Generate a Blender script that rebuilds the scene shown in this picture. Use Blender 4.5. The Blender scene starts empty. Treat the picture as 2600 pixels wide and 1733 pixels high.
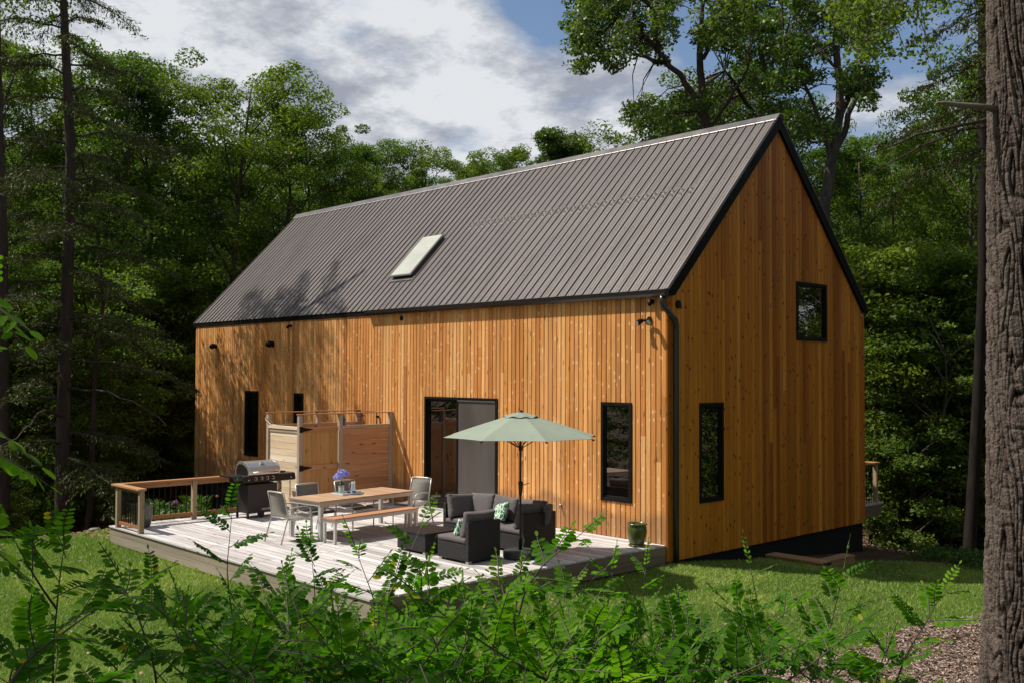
import bpy, math, random
import numpy as np
from mathutils import Vector, Matrix
R_ = math.radians
sc = bpy.context.scene
col = sc.collection

# ------------------------------------------------------------------ camera
CAM = np.array([11.1173, -14.2696, 3.0290]); YAW, PITCH, ROLL, FPX = 0.814624, 0.030805, 0.003602, 2558.52
FW = np.array([-math.sin(YAW)*math.cos(PITCH), math.cos(YAW)*math.cos(PITCH), math.sin(PITCH)])
_rt = np.array([math.cos(YAW), math.sin(YAW), 0.0]); _up = np.cross(_rt, FW)
RT = math.cos(ROLL)*_rt + math.sin(ROLL)*_up
UP = -math.sin(ROLL)*_rt + math.cos(ROLL)*_up
cd = bpy.data.cameras.new('camera'); cam = bpy.data.objects.new('camera', cd); col.objects.link(cam)
cd.sensor_width = 36; cd.lens = FPX/2600*36; cd.clip_start = .05; cd.clip_end = 2000
m = Matrix.Identity(4)
for i in range(3):
    m[i][0] = RT[i]; m[i][1] = UP[i]; m[i][2] = -FW[i]; m[i][3] = CAM[i]
cam.matrix_world = m; sc.camera = cam

# ------------------------------------------------------------------ sun, sky, exposure
SUNDIR = Vector((-.55, -.46, 1.0)).normalized()          # towards the sun
EL = math.asin(SUNDIR.z); AZ = math.atan2(SUNDIR.x, SUNDIR.y)
sl = bpy.data.lights.new('sun', 'SUN'); sl.energy = 5.0; sl.angle = R_(.55); sl.color = (1, .93, .83)
so = bpy.data.objects.new('sun', sl); col.objects.link(so)
so.rotation_euler = SUNDIR.to_track_quat('Z', 'Y').to_euler()
sc.view_settings.view_transform = 'Standard'; sc.view_settings.look = 'None'
sc.view_settings.exposure = .25; sc.view_settings.gamma = 1

def nd(nt, t, **k):
    n = nt.nodes.new('ShaderNode'+t)
    for a, b in k.items():
        if a.startswith('i_'):
            key = a[2:]; n.inputs[int(key) if key.isdigit() else key.replace('_', ' ')].default_value = b
        else: setattr(n, a, b)
    return n
def lk(nt, a, b): nt.links.new(a, b)
def math_(nt, op, a, b=None, c=None, clamp=False):
    n = nd(nt, 'Math', operation=op); n.use_clamp = clamp
    for i, x in enumerate((a, b, c)):
        if x is None: continue
        if isinstance(x, (int, float)): n.inputs[i].default_value = x
        else: lk(nt, x, n.inputs[i])
    return n.outputs[0]
def vmath(nt, op, a, b=None):
    n = nd(nt, 'VectorMath', operation=op)
    for i, x in enumerate((a, b)):
        if x is None: continue
        if isinstance(x, (tuple, list)): n.inputs[i].default_value = x
        else: lk(nt, x, n.inputs[i])
    return n.outputs['Value' if op in ('DOT_PRODUCT', 'LENGTH') else 'Vector']
def ramp(nt, fac, stops, interp='LINEAR'):
    n = nd(nt, 'ValToRGB'); cr = n.color_ramp; cr.interpolation = interp
    while len(cr.elements) < len(stops): cr.elements.new(.5)
    for e, (p, c) in zip(cr.elements, stops):
        e.position = p; e.color = tuple(c)+(1,) if isinstance(c, (tuple, list)) else (c, c, c, 1)
    lk(nt, fac, n.inputs[0]); return n.outputs[0]
def mixc(nt, fac, a, b, mode='MIX'):
    n = nd(nt, 'Mix', data_type='RGBA', blend_type=mode)
    for i, x in ((0, fac), (6, a), (7, b)):
        if isinstance(x, (int, float)): n.inputs[i].default_value = x
        elif isinstance(x, (tuple, list)): n.inputs[i].default_value = tuple(x)+(1,)
        else: lk(nt, x, n.inputs[i])
    return n.outputs[2]

w = bpy.data.worlds.new('World'); sc.world = w; w.use_nodes = True; nt = w.node_tree; nt.nodes.clear()
out = nd(nt, 'OutputWorld'); bg = nd(nt, 'Background'); lk(nt, bg.outputs[0], out.inputs[0])
sky = nd(nt, 'TexSky', sky_type='NISHITA', sun_disc=False); sky.sun_elevation = EL; sky.sun_rotation = AZ
sky.air_density = 1.0; sky.dust_density = .6; sky.ozone_density = 1.6
bg.inputs[1].default_value = .082
tc = nd(nt, 'TexCoord'); g = tc.outputs['Generated']
sx = nd(nt, 'SeparateXYZ'); lk(nt, g, sx.inputs[0])
zz = math_(nt, 'ADD', math_(nt, 'MAXIMUM', sx.outputs[2], 0.0), .22)
cx = nd(nt, 'CombineXYZ'); lk(nt, math_(nt, 'DIVIDE', sx.outputs[0], zz), cx.inputs[0]); lk(nt, math_(nt, 'DIVIDE', sx.outputs[1], zz), cx.inputs[1])
P = cx.outputs[0]
n1 = nd(nt, 'TexNoise', i_Scale=2.3, i_Detail=11.0, i_Roughness=.58, i_Distortion=.35); lk(nt, vmath(nt, 'ADD', P, (4.1, 2.3, 0)), n1.inputs['Vector'])
n2 = nd(nt, 'TexNoise', i_Scale=4.6, i_Detail=10.0, i_Roughness=.66); lk(nt, vmath(nt, 'ADD', P, (9.3, 1.2, 3)), n2.inputs['Vector'])
def pixdir(px, py):
    d = FW*FPX + RT*(px-1300) - UP*(py-866.5); return tuple(d/np.linalg.norm(d))
cov = n1.outputs[0]
for (px, py, rad, amt) in [(1310, 10, .075, -.25), (1410, 95, .04, -.16), (1560, 90, .03, -.1), (1020, 140, .035, -.14), (2260, 130, .12, -.2), (1230, 350, .04, -.12), (735, 195, .035, -.2), (560, 120, .03, -.1), (900, 60, .03, -.14), (1180, 370, .03, -.14), (1900, 60, .2, -.16), (1480, 260, .04, -.1),
                           (500, 30, .22, .07), (1120, 210, .08, .15), (1420, 290, .12, .17), (1260, 200, .06, .14), (1540, 170, .04, .1), (800, 300, .15, .12), (2300, 300, .10, .14), (1160, 100, .05, .14), (300,200,.2,.1), (1560, 220, .08, .1)]:
    dd = vmath(nt, 'LENGTH', vmath(nt, 'SUBTRACT', g, pixdir(px, py)))
    mr = nd(nt, 'MapRange', interpolation_type='SMOOTHSTEP'); lk(nt, dd, mr.inputs[0])
    mr.inputs[1].default_value = 0; mr.inputs[2].default_value = rad*1.6; mr.inputs[3].default_value = amt; mr.inputs[4].default_value = 0
    cov = math_(nt, 'ADD', cov, mr.outputs[0])
mask = ramp(nt, cov, [(.39, 0), (.50, .72), (.60, 1)])
shade = math_(nt, 'ADD', math_(nt, 'MULTIPLY', n2.outputs[0], .9), math_(nt, 'MULTIPLY', cov, .35))
cc = ramp(nt, shade, [(.55, (3.5, 3.8, 4.5)), (.65, (5.3, 5.6, 6.2)), (.75, (7.9, 8.1, 8.4))])
skyc = mixc(nt, 1.0, sky.outputs[0], (1.12, 1.1, 1.12), 'MULTIPLY')
lk(nt, mixc(nt, mask, skyc, cc), bg.inputs[0])

# ------------------------------------------------------------------ mesh helpers
class MB:
    def __init__(s): s.v = []; s.f = []; s.r = []; s.cur = 0.0; s.m = []; s.mi = 0
    def add(s, vs, fs):
        b = len(s.v); s.v += [tuple(p) for p in vs]; s.r += [s.cur]*len(vs)
        for f in fs: s.f.append(tuple(b+i for i in f)); s.m.append(s.mi)
    def box(s, x0, x1, y0, y1, z0, z1, M=None):
        vs = [(x, y, z) for z in (z0, z1) for y in (y0, y1) for x in (x0, x1)]
        if M is not None: vs = [M @ Vector(p) for p in vs]
        s.add(vs, [(0, 2, 3, 1), (4, 5, 7, 6), (0, 1, 5, 4), (2, 6, 7, 3), (0, 4, 6, 2), (1, 3, 7, 5)])
    def bar(s, a, b, w, h, roll=0, up=(0, 0, 1)):
        a = Vector(a); b = Vector(b); d = (b-a); L = d.length; d.normalize(); u = Vector(up)
        if abs(d.dot(u)) > .98: u = Vector((1, 0, 0))
        sd = d.cross(u).normalized(); u = sd.cross(d).normalized()
        M = Matrix((( *sd, 0), (*d, 0), (*u, 0), (0, 0, 0, 1))).transposed(); M.translation = a
        s.box(-w/2, w/2, 0, L, -h/2, h/2, M)
    def tube(s, pts, rad, n=8, caps=True):
        pts = [Vector(p) for p in pts]
        if isinstance(rad, (int, float)): rad = [rad]*len(pts)
        vs = []; fs = []; pu = None
        for i, p in enumerate(pts):
            d = (pts[min(i+1, len(pts)-1)]-pts[max(i-1, 0)]).normalized()
            u = pu if pu is not None else (Vector((0, 0, 1)) if abs(d.z) < .9 else Vector((1, 0, 0)))
            sd = d.cross(u).normalized(); u = sd.cross(d).normalized(); pu = u
            for k in range(n):
                a = 2*math.pi*k/n; vs.append(p+(sd*math.cos(a)+u*math.sin(a))*rad[i])
        for i in range(len(pts)-1):
            for k in range(n):
                k2 = (k+1) % n; fs.append((i*n+k, i*n+k2, (i+1)*n+k2, (i+1)*n+k))
        if caps: fs.append(tuple(reversed(range(n)))); fs.append(tuple((len(pts)-1)*n+k for k in range(n)))
        s.add(vs, fs)
    def lathe(s, prof, c=(0, 0, 0), n=28, M=None):
        vs = []; fs = []
        for r, z in prof:
            for k in range(n):
                a = 2*math.pi*k/n; p = Vector((c[0]+r*math.cos(a), c[1]+r*math.sin(a), c[2]+z)); vs.append(M @ p if M is not None else p)
        for i in range(len(prof)-1):
            for k in range(n):
                k2 = (k+1) % n; fs.append((i*n+k, i*n+k2, (i+1)*n+k2, (i+1)*n+k))
        s.add(vs, fs)
    def prism(s, poly, ax, a0, a1):        # poly in the two other axes, extruded along ax
        def mk(p, a): q = list(p); q.insert(ax, a); return q
        n = len(poly); s.add([mk(p, a0) for p in poly]+[mk(p, a1) for p in poly],
              [tuple(range(n)), tuple(reversed(range(n, 2*n)))]+[(i, i+n, (i+1) % n+n, (i+1) % n) for i in range(n)])
    def build(s, name, mat, parent=None, smooth=False, bevel=0, fix=True):
        me = bpy.data.meshes.new(name); me.from_pydata(s.v, [], s.f)
        for mm in (mat if isinstance(mat, (list, tuple)) else [mat]): me.materials.append(mm)
        if any(s.m): me.polygons.foreach_set('material_index', s.m)
        if any(s.r):
            at = me.attributes.new('rnd', 'FLOAT', 'POINT'); at.data.foreach_set('value', s.r)
        if smooth: me.polygons.foreach_set('use_smooth', [True]*len(me.polygons))
        if fix:
            import bmesh
            bm = bmesh.new(); bm.from_mesh(me); bmesh.ops.recalc_face_normals(bm, faces=bm.faces); bm.to_mesh(me); bm.free()
        me.update(); o = bpy.data.objects.new(name, me); col.objects.link(o)
        if parent is not None: o.parent = parent
        if bevel:
            b = o.modifiers.new('bevel', 'BEVEL'); b.width = bevel; b.segments = 2; b.limit_method = 'ANGLE'
            if smooth or True:
                b.harden_normals = False
        return o
def npmesh(name, V, F, mat, parent=None, rnd=None, smooth=False):
    V = np.asarray(V, np.float32); F = np.asarray(F, np.int32); k = F.shape[1]
    me = bpy.data.meshes.new(name); me.vertices.add(len(V)); me.vertices.foreach_set('co', V.ravel())
    me.loops.add(F.size); me.loops.foreach_set('vertex_index', F.ravel())
    me.polygons.add(len(F)); me.polygons.foreach_set('loop_start', np.arange(0, F.size, k, dtype=np.int32))
    if smooth: me.polygons.foreach_set('use_smooth', np.ones(len(F), bool))
    me.materials.append(mat); me.update(calc_edges=True)
    if rnd is not None:
        at = me.attributes.new('rnd', 'FLOAT', 'POINT'); at.data.foreach_set('value', np.asarray(rnd, np.float32))
    o = bpy.data.objects.new(name, me); col.objects.link(o)
    if parent is not None: o.parent = parent
    return o
def empty(name, loc=(0, 0, 0), rz=0, parent=None):
    o = bpy.data.objects.new(name, None); col.objects.link(o); o.location = loc; o.rotation_euler = (0, 0, rz); o.empty_display_size = .2
    if parent is not None: o.parent = parent
    return o
def tag(o, label=None, cat=None, group=None, kind=None):
    if label: o['label'] = label
    if cat: o['category'] = cat
    if group: o['group'] = group
    if kind: o['kind'] = kind
    return o
def copy_tree(o, parent=None):
    c = o.copy(); col.objects.link(c)
    if parent is not None: c.parent = parent
    for ch in list(o.children): copy_tree(ch, c)
    return c
def pix(px, py, dep):                       # point at a depth along a view ray
    d = FW*FPX + RT*(px-1300) - UP*(py-866.5); return CAM + d*(dep/FPX)

# ------------------------------------------------------------------ materials
def mat(name, color=(.5, .5, .5), rough=.6, metal=0.0, spec=.5, noise=None, bump=None, **kw):
    m = bpy.data.materials.new(name); m.use_nodes = True; nt = m.node_tree; p = nt.nodes['Principled BSDF']
    p.inputs['Base Color'].default_value = tuple(color)+(1,); p.inputs['Roughness'].default_value = rough
    p.inputs['Metallic'].default_value = metal; p.inputs['Specular IOR Level'].default_value = spec
    tc = nd(nt, 'TexCoord')
    if noise:                               # (scale, amount, stretch)
        sc_, amt = noise[0], noise[1]; st = noise[2] if len(noise) > 2 else (1, 1, 1)
        n = nd(nt, 'TexNoise', i_Scale=sc_, i_Detail=5.0, i_Roughness=.6); lk(nt, vmath(nt, 'MULTIPLY', tc.outputs['Object'], st), n.inputs['Vector'])
        f = nd(nt, 'MapRange'); lk(nt, n.outputs[0], f.inputs[0]); f.inputs[1].default_value = .3; f.inputs[2].default_value = .7
        f.inputs[3].default_value = 1-amt; f.inputs[4].default_value = 1+amt
        cm = nd(nt, 'CombineColor'); [lk(nt, f.outputs[0], cm.inputs[i]) for i in range(3)]
        lk(nt, mixc(nt, 1.0, tuple(color), cm.outputs[0], 'MULTIPLY'), p.inputs['Base Color'])
        lk(nt, math_(nt, 'MULTIPLY', f.outputs[0], rough), p.inputs['Roughness'])
    if bump:                                # (scale, strength, stretch)
        n = nd(nt, 'TexNoise', i_Scale=bump[0], i_Detail=4.0); st = bump[2] if len(bump) > 2 else (1, 1, 1)
        lk(nt, vmath(nt, 'MULTIPLY', tc.outputs['Object'], st), n.inputs['Vector'])
        b = nd(nt, 'Bump', i_Strength=bump[1], i_Distance=.01); lk(nt, n.outputs[0], b.inputs['Height']); lk(nt, b.outputs[0], p.inputs['Normal'])
    for k, x in kw.items(): p.inputs[k.replace('_', ' ')].default_value = x
    return m

def wood(name, tones, axis=2, grain=.25, knot=None, knotpos=.06, knotlen=2.3, rough=.6, wear=None, grainscale=1.0, lowtint=None):
    """boards: tone from the per-board 'rnd' attribute, grain along axis, knots"""
    m = bpy.data.materials.new(name); m.use_nodes = True; nt = m.node_tree; p = nt.nodes['Principled BSDF']
    tc = nd(nt, 'TexCoord'); at = nd(nt, 'Attribute', attribute_name='rnd'); r = at.outputs['Fac']
    base = ramp(nt, r, [(i/(len(tones)-1), t) for i, t in enumerate(tones)])
    off = nd(nt, 'CombineXYZ'); lk(nt, math_(nt, 'MULTIPLY', r, 173.0), off.inputs[0]); lk(nt, math_(nt, 'MULTIPLY', r, 91.0), off.inputs[1]); lk(nt, math_(nt, 'MULTIPLY', r, 57.0), off.inputs[2])
    st = [26*grainscale]*3; st[axis] = 1.1*grainscale
    P = vmath(nt, 'ADD', vmath(nt, 'MULTIPLY', tc.outputs['Object'], tuple(st)), off.outputs[0])
    n = nd(nt, 'TexNoise', i_Scale=1.0, i_Detail=5.0, i_Roughness=.62, i_Distortion=.5); lk(nt, P, n.inputs['Vector'])
    f = nd(nt, 'MapRange'); lk(nt, n.outputs[0], f.inputs[0]); f.inputs[1].default_value = .28; f.inputs[2].default_value = .72
    f.inputs[3].default_value = 1-grain; f.inputs[4].default_value = 1+grain
    cm = nd(nt, 'CombineColor'); [lk(nt, f.outputs[0], cm.inputs[i]) for i in range(3)]
    c = mixc(nt, 1.0, base, cm.outputs[0], 'MULTIPLY')
    st2 = [1.2]*3; st2[axis] = .25
    n3 = nd(nt, 'TexNoise', i_Scale=1.0, i_Detail=3.0); lk(nt, vmath(nt, 'ADD', vmath(nt, 'MULTIPLY', tc.outputs['Object'], tuple(st2)), off.outputs[0]), n3.inputs['Vector'])
    c = mixc(nt, 1.0, c, ramp(nt, n3.outputs[0], [(.3, .82), (.7, 1.12)]), 'MULTIPLY')
    if knot:
        st = [7.5]*3; st[axis] = knotlen
        vo = nd(nt, 'TexVoronoi', i_Scale=1.0); lk(nt, vmath(nt, 'ADD', vmath(nt, 'MULTIPLY', tc.outputs['Object'], tuple(st)), off.outputs[0]), vo.inputs['Vector'])
        kf = ramp(nt, vo.outputs['Distance'], [(0, 1), (knotpos, .9), (knotpos*2.2, 0)])
        c = mixc(nt, kf, c, knot)
        if wear:
            st[axis] = 3.7
            v2 = nd(nt, 'TexVoronoi', i_Scale=1.3); lk(nt, vmath(nt, 'ADD', vmath(nt, 'MULTIPLY', tc.outputs['Object'], tuple(st)), vmath(nt, 'MULTIPLY', off.outputs[0], (1.7, 1.7, 1.7))), v2.inputs['Vector'])
            c = mixc(nt, ramp(nt, v2.outputs['Distance'], [(0, .9), (knotpos*1.6, .5), (knotpos*3.0, 0)]), c, wear)
    if lowtint:                               # browner, with a noisy edge, towards the wall foot
        sz = nd(nt, 'SeparateXYZ'); lk(nt, tc.outputs['Object'], sz.inputs[0])
        n4 = nd(nt, 'TexNoise', i_Scale=.9, i_Detail=4.0); lk(nt, tc.outputs['Object'], n4.inputs['Vector'])
        q = math_(nt, 'ADD', sz.outputs[2], math_(nt, 'MULTIPLY', n4.outputs[0], -.9))
        c = mixc(nt, ramp(nt, q, [(-.3, .55), (.15, 0)]), c, lowtint)
    lk(nt, c, p.inputs['Base Color']); p.inputs['Roughness'].default_value = rough; p.inputs['Specular IOR Level'].default_value = .3
    b = nd(nt, 'Bump', i_Strength=.25, i_Distance=.004); lk(nt, n.outputs[0], b.inputs['Height']); lk(nt, b.outputs[0], p.inputs['Normal'])
    return m
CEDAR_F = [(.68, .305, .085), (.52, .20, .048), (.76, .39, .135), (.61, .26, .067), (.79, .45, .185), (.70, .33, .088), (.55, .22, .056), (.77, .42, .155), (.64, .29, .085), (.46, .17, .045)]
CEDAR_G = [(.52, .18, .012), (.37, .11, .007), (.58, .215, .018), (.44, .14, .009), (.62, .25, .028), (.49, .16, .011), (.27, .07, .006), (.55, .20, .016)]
M = {}
M['cedar_front'] = wood('cedar_front', CEDAR_F, 2, .26, knot=(.22, .075, .025), knotpos=.075, wear=(.90, .68, .44), lowtint=(.24, .13, .075))
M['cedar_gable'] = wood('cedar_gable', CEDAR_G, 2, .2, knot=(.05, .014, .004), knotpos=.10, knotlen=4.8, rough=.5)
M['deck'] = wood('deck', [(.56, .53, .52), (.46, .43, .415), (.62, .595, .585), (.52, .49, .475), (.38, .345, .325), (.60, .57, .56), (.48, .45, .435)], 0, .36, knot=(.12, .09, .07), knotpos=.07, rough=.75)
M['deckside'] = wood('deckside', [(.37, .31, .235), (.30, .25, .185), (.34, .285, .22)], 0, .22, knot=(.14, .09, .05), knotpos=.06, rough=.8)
M['deckside_shaded'] = wood('deckside_shaded', [(.22, .165, .11), (.18, .13, .085), (.2, .15, .1)], 1, .22, knot=(.14, .09, .05), knotpos=.06, rough=.8)  # side faces lie in shade, painted in here as a darker brown
M['rail'] = wood('rail', [(.36, .17, .07), (.33, .15, .06), (.40, .2, .09)], 1, .2, knot=(.12, .05, .02), rough=.7)
M['post'] = wood('post', [(.36, .27, .16), (.33, .24, .14), (.40, .30, .19)], 2, .18, knot=(.15, .09, .04), rough=.75)
M['shower_pale'] = wood('shower_pale', [(.74, .60, .43), (.68, .52, .34), (.78, .66, .5)], 0, .16, knot=(.22, .11, .05), knotpos=.07, rough=.7)
M['shower_board'] = wood('shower_board', [(.47, .24, .115), (.43, .205, .095), (.51, .27, .135), (.45, .22, .1)], 1, .16, knot=(.13, .05, .02), knotpos=.08, rough=.65)
M['shower_door'] = wood('shower_door', [(.50, .27, .10), (.45, .225, .08), (.55, .31, .12)], 2, .16, knot=(.17, .08, .03), knotpos=.08, rough=.65)
M['shower_post'] = wood('shower_post', [(.44, .345, .26), (.40, .31, .225)], 2, .16, knot=(.18, .09, .05), rough=.75)
M['black'] = mat('black_metal', (.007, .006, .005), .48, 0, .2, noise=(6, .15))
M['trimblack'] = mat('black_trim', (.006, .0053, .0045), .6, 0, .12, noise=(3, .2))
M['foundation'] = mat('foundation', (.012, .012, .012), .85, 0, .2, noise=(4, .3), bump=(25, .4))
M['interior'] = mat('interior', (.028, .027, .025), .9)
M['glassline'] = mat('screen_frame', (.5, .5, .5), .35, .6)

def glass_mat(name='window_glass', tint=(.25, .27, .25), refl=1.0):
    m = bpy.data.materials.new(name); m.use_nodes = True; nt = m.node_tree; nt.nodes.clear()
    o = nd(nt, 'OutputMaterial'); tr = nd(nt, 'BsdfTransparent'); tr.inputs[0].default_value = tint+(1,)
    gl = nd(nt, 'BsdfGlossy'); gl.inputs['Roughness'].default_value = .01; gl.inputs[0].default_value = (refl, refl, refl*1.02, 1)
    fr = nd(nt, 'Fresnel', i_IOR=1.75); mx = nd(nt, 'MixShader')
    n = nd(nt, 'TexNoise', i_Scale=1.6, i_Detail=1.0); tc = nd(nt, 'TexCoord'); lk(nt, tc.outputs['Object'], n.inputs['Vector'])
    b = nd(nt, 'Bump', i_Strength=.12, i_Distance=.01); lk(nt, n.outputs[0], b.inputs['Height']); lk(nt, b.outputs[0], gl.inputs['Normal'])
    lk(nt, math_(nt, 'ADD', fr.outputs[0], .14), mx.inputs[0]); lk(nt, tr.outputs[0], mx.inputs[1]); lk(nt, gl.outputs[0], mx.inputs[2]); lk(nt, mx.outputs[0], o.inputs[0]); return m
M['glass'] = glass_mat()

def leafmat(name, dark, mid, light, trans=.35, rough=.5, gloss=.35, last=None, tinted=True):
    m = bpy.data.materials.new(name); m.use_nodes = True; nt = m.node_tree; nt.nodes.clear()
    o = nd(nt, 'OutputMaterial'); at = nd(nt, 'Attribute', attribute_name='rnd'); oi = nd(nt, 'ObjectInfo')
    c = ramp(nt, at.outputs['Fac'], [(0, dark), (.5, mid), (.95, light), (1, last or light)])
    tint = ramp(nt, oi.outputs['Random'], [(0, (.78, .86, .8)), (.35, (1.0, 1.0, .9)), (.7, (1.22, 1.1, .75)), (1, (.9, 1.0, 1.0))])
    if tinted: c = mixc(nt, 1.0, c, tint, 'MULTIPLY')
    p = nd(nt, 'BsdfPrincipled', i_Roughness=rough); p.inputs['Specular IOR Level'].default_value = gloss; lk(nt, c, p.inputs['Base Color'])
    t = nd(nt, 'BsdfTranslucent'); lk(nt, mixc(nt, 1.0, c, (1.35, 1.6, .55) if tinted else (1, 1, 1), 'MULTIPLY'), t.inputs[0])
    mx = nd(nt, 'MixShader'); mx.inputs[0].default_value = trans
    lk(nt, p.outputs[0], mx.inputs[1]); lk(nt, t.outputs[0], mx.inputs[2]); lk(nt, mx.outputs[0], o.inputs[0]); return m
M['leaf'] = leafmat('broad_leaf', (.038, .070, .010), (.085, .14, .018), (.16, .215, .032), gloss=.2, trans=.42)
M['leaf_oak'] = leafmat('oak_leaf', (.032, .060, .011), (.068, .118, .018), (.13, .18, .032), gloss=.4, rough=.45)
M['leaf_under'] = leafmat('understory_leaf', (.046, .078, .014), (.10, .15, .025), (.18, .23, .04), gloss=.2, trans=.42)
M['needle'] = leafmat('hemlock_needle', (.024, .036, .010), (.045, .06, .016), (.08, .095, .028), trans=.2, gloss=.15)
M['locust'] = leafmat('locust_leaf', (.030, .095, .007), (.068, .185, .010), (.16, .31, .016), last=(.36, .33, .03), trans=.48, gloss=.07, rough=.6)
M['plant'] = leafmat('garden_leaf', (.03, .07, .012), (.05, .11, .018), (.09, .16, .03), trans=.3)
M['bark'] = mat('bark', (.075, .058, .045), .9, 0, .2, noise=(7, .5, (1, 1, .25)), bump=(14, 1.0, (1, 1, .2)))
M['bark_pale'] = mat('pale_bark', (.14, .125, .105), .9, 0, .2, noise=(5, .4, (1, 1, .4)), bump=(20, .6))
M['bark_hem'] = mat('hemlock_bark', (.06, .045, .038), .9, 0, .2, noise=(9, .5, (1, 1, .2)), bump=(18, 1.0, (1, 1, .2)))
M['stem'] = mat('locust_stem', (.055, .045, .025), .7, noise=(20, .3))
# ------------------------------------------------------------------ terrain
def sstep(a, b, x): t = np.clip((x-a)/(b-a), 0, 1); return t*t*(3-2*t)
def vnoise(x, y, s=0):
    x = np.asarray(x, float); y = np.asarray(y, float); xi = np.floor(x); yi = np.floor(y); fx = x-xi; fy = y-yi
    fx = fx*fx*(3-2*fx); fy = fy*fy*(3-2*fy)
    def h(a, b): v = np.sin(a*127.1+b*311.7+s*74.7)*43758.5453; return v-np.floor(v)
    return (h(xi, yi)*(1-fx)+h(xi+1, yi)*fx)*(1-fy)+(h(xi, yi+1)*(1-fx)+h(xi+1, yi+1)*fx)*fy
def ground(x, y):
    x = np.asarray(x, float); y = np.asarray(y, float)
    t = x*.61-y*.79; z = -.36+.0104*np.clip(t-5, 0, 16)**2
    p = -(x-CAM[0])*.7276+(y-CAM[1])*.6859; q = (x-CAM[0])*.6859+(y-CAM[1])*.7276
    z = z-.085*np.clip(y, 0, 8)*sstep(-30, 0, x)
    z = z-.17*np.clip(y-8, 0, 9)
    z = z-.16*np.clip(-10.3-x, 0, 11)*sstep(14, 4, y)
    z = z+.20*np.clip(p-36, 0, 60)
    z = z+(vnoise(x*.25, y*.25)-.5)*.5*sstep(3, 12, np.hypot(np.clip(-x-9, 0, 99), np.clip(y-6, 0, 99)))
    z = z+(vnoise(x*.9, y*.9, 2)-.5)*.05
    return z
def gz(x, y): return float(ground(x, y))
xs = np.concatenate([np.linspace(-300, -45, 18), np.linspace(-42, 26, 150), np.linspace(30, 200, 14)])
ys = np.concatenate([np.linspace(-200, -26, 14), np.linspace(-24, 60, 170), np.linspace(66, 320, 20)])
X, Y = np.meshgrid(xs, ys); Z = ground(X, Y); n_, m_ = X.shape
idx = np.arange(n_*m_).reshape(n_, m_)
F = np.stack([idx[:-1, :-1], idx[:-1, 1:], idx[1:, 1:], idx[1:, :-1]], -1).reshape(-1, 4)
gm = mat('forest_floor', (.07, .045, .028), .95, 0, .1, noise=(3, .6), bump=(9, .8))
o = npmesh('ground', np.stack([X, Y, Z], -1).reshape(-1, 3), F, gm, smooth=True); tag(o, kind='structure')

def poly_mask(px, py, poly):
    ins = np.zeros(px.shape, bool); n = len(poly); j = n-1
    for i in range(n):
        xi, yi = poly[i]; xj, yj = poly[j]
        c = ((yi > py) != (yj > py)) & (px < (xj-xi)*(py-yi)/(yj-yi+1e-12)+xi); ins ^= c; j = i
    return ins
def sheet(name, poly, dz, mt, step=.16, wob=.0):
    P = np.array(poly); x0, y0 = P.min(0); x1, y1 = P.max(0)
    X, Y = np.meshgrid(np.arange(x0, x1, step), np.arange(y0, y1, step)); k = poly_mask(X[:-1, :-1]+step/2+wob*(vnoise(X[:-1, :-1]*2, Y[:-1, :-1]*2, 5)-.5), Y[:-1, :-1]+step/2+wob*(vnoise(X[:-1, :-1]*2, Y[:-1, :-1]*2, 6)-.5), poly)
    n_, m_ = X.shape; idx = np.arange(n_*m_).reshape(n_, m_)
    F = np.stack([idx[:-1, :-1], idx[:-1, 1:], idx[1:, 1:], idx[1:, :-1]], -1)[k]
    V = np.stack([X, Y, ground(X, Y)+dz], -1).reshape(-1, 3)
    u, inv = np.unique(F, return_inverse=True)
    return npmesh(name, V[u], inv.reshape(F.shape), mt, smooth=True)
LAWN = [(-10.8, -4.6), (-11.6, -7.0), (-11.2, -9.5), (-9, -13), (-3, -20), (9, -24), (19, -16), (16, -6.5), (11.0, -4.3), (6.2, .6), (6.6, 3.5), (5.2, 7.6), (2.6, 7.4), (1.6, 6.4), (.0, 3.4), (0, -.03), (0, -6.3), (-8.75, -6.35), (-9.2, -5.9)]
MULCH = [(3.6, -6.4), (4.6, -5.0), (5.0, -3.4), (4.85, -1.9), (5.0, -.6), (5.5, .5), (6.5, 1.4), (9, 1.6), (12, -4), (13, -9), (9.5, -10), (6.5, -9)]
lawnm = mat('lawn_soil', (.085, .12, .034), .95, 0, .1, noise=(2.2, .35)); tag(sheet('lawn', LAWN, .012, lawnm, wob=.3), kind='structure')
mulchm = mat('mulch_soil', (.10, .07, .05), .95, 0, .1, noise=(14, .6), bump=(30, .9)); tag(sheet('mulch_bed', MULCH, .035, mulchm, wob=.4), kind='structure')

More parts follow.
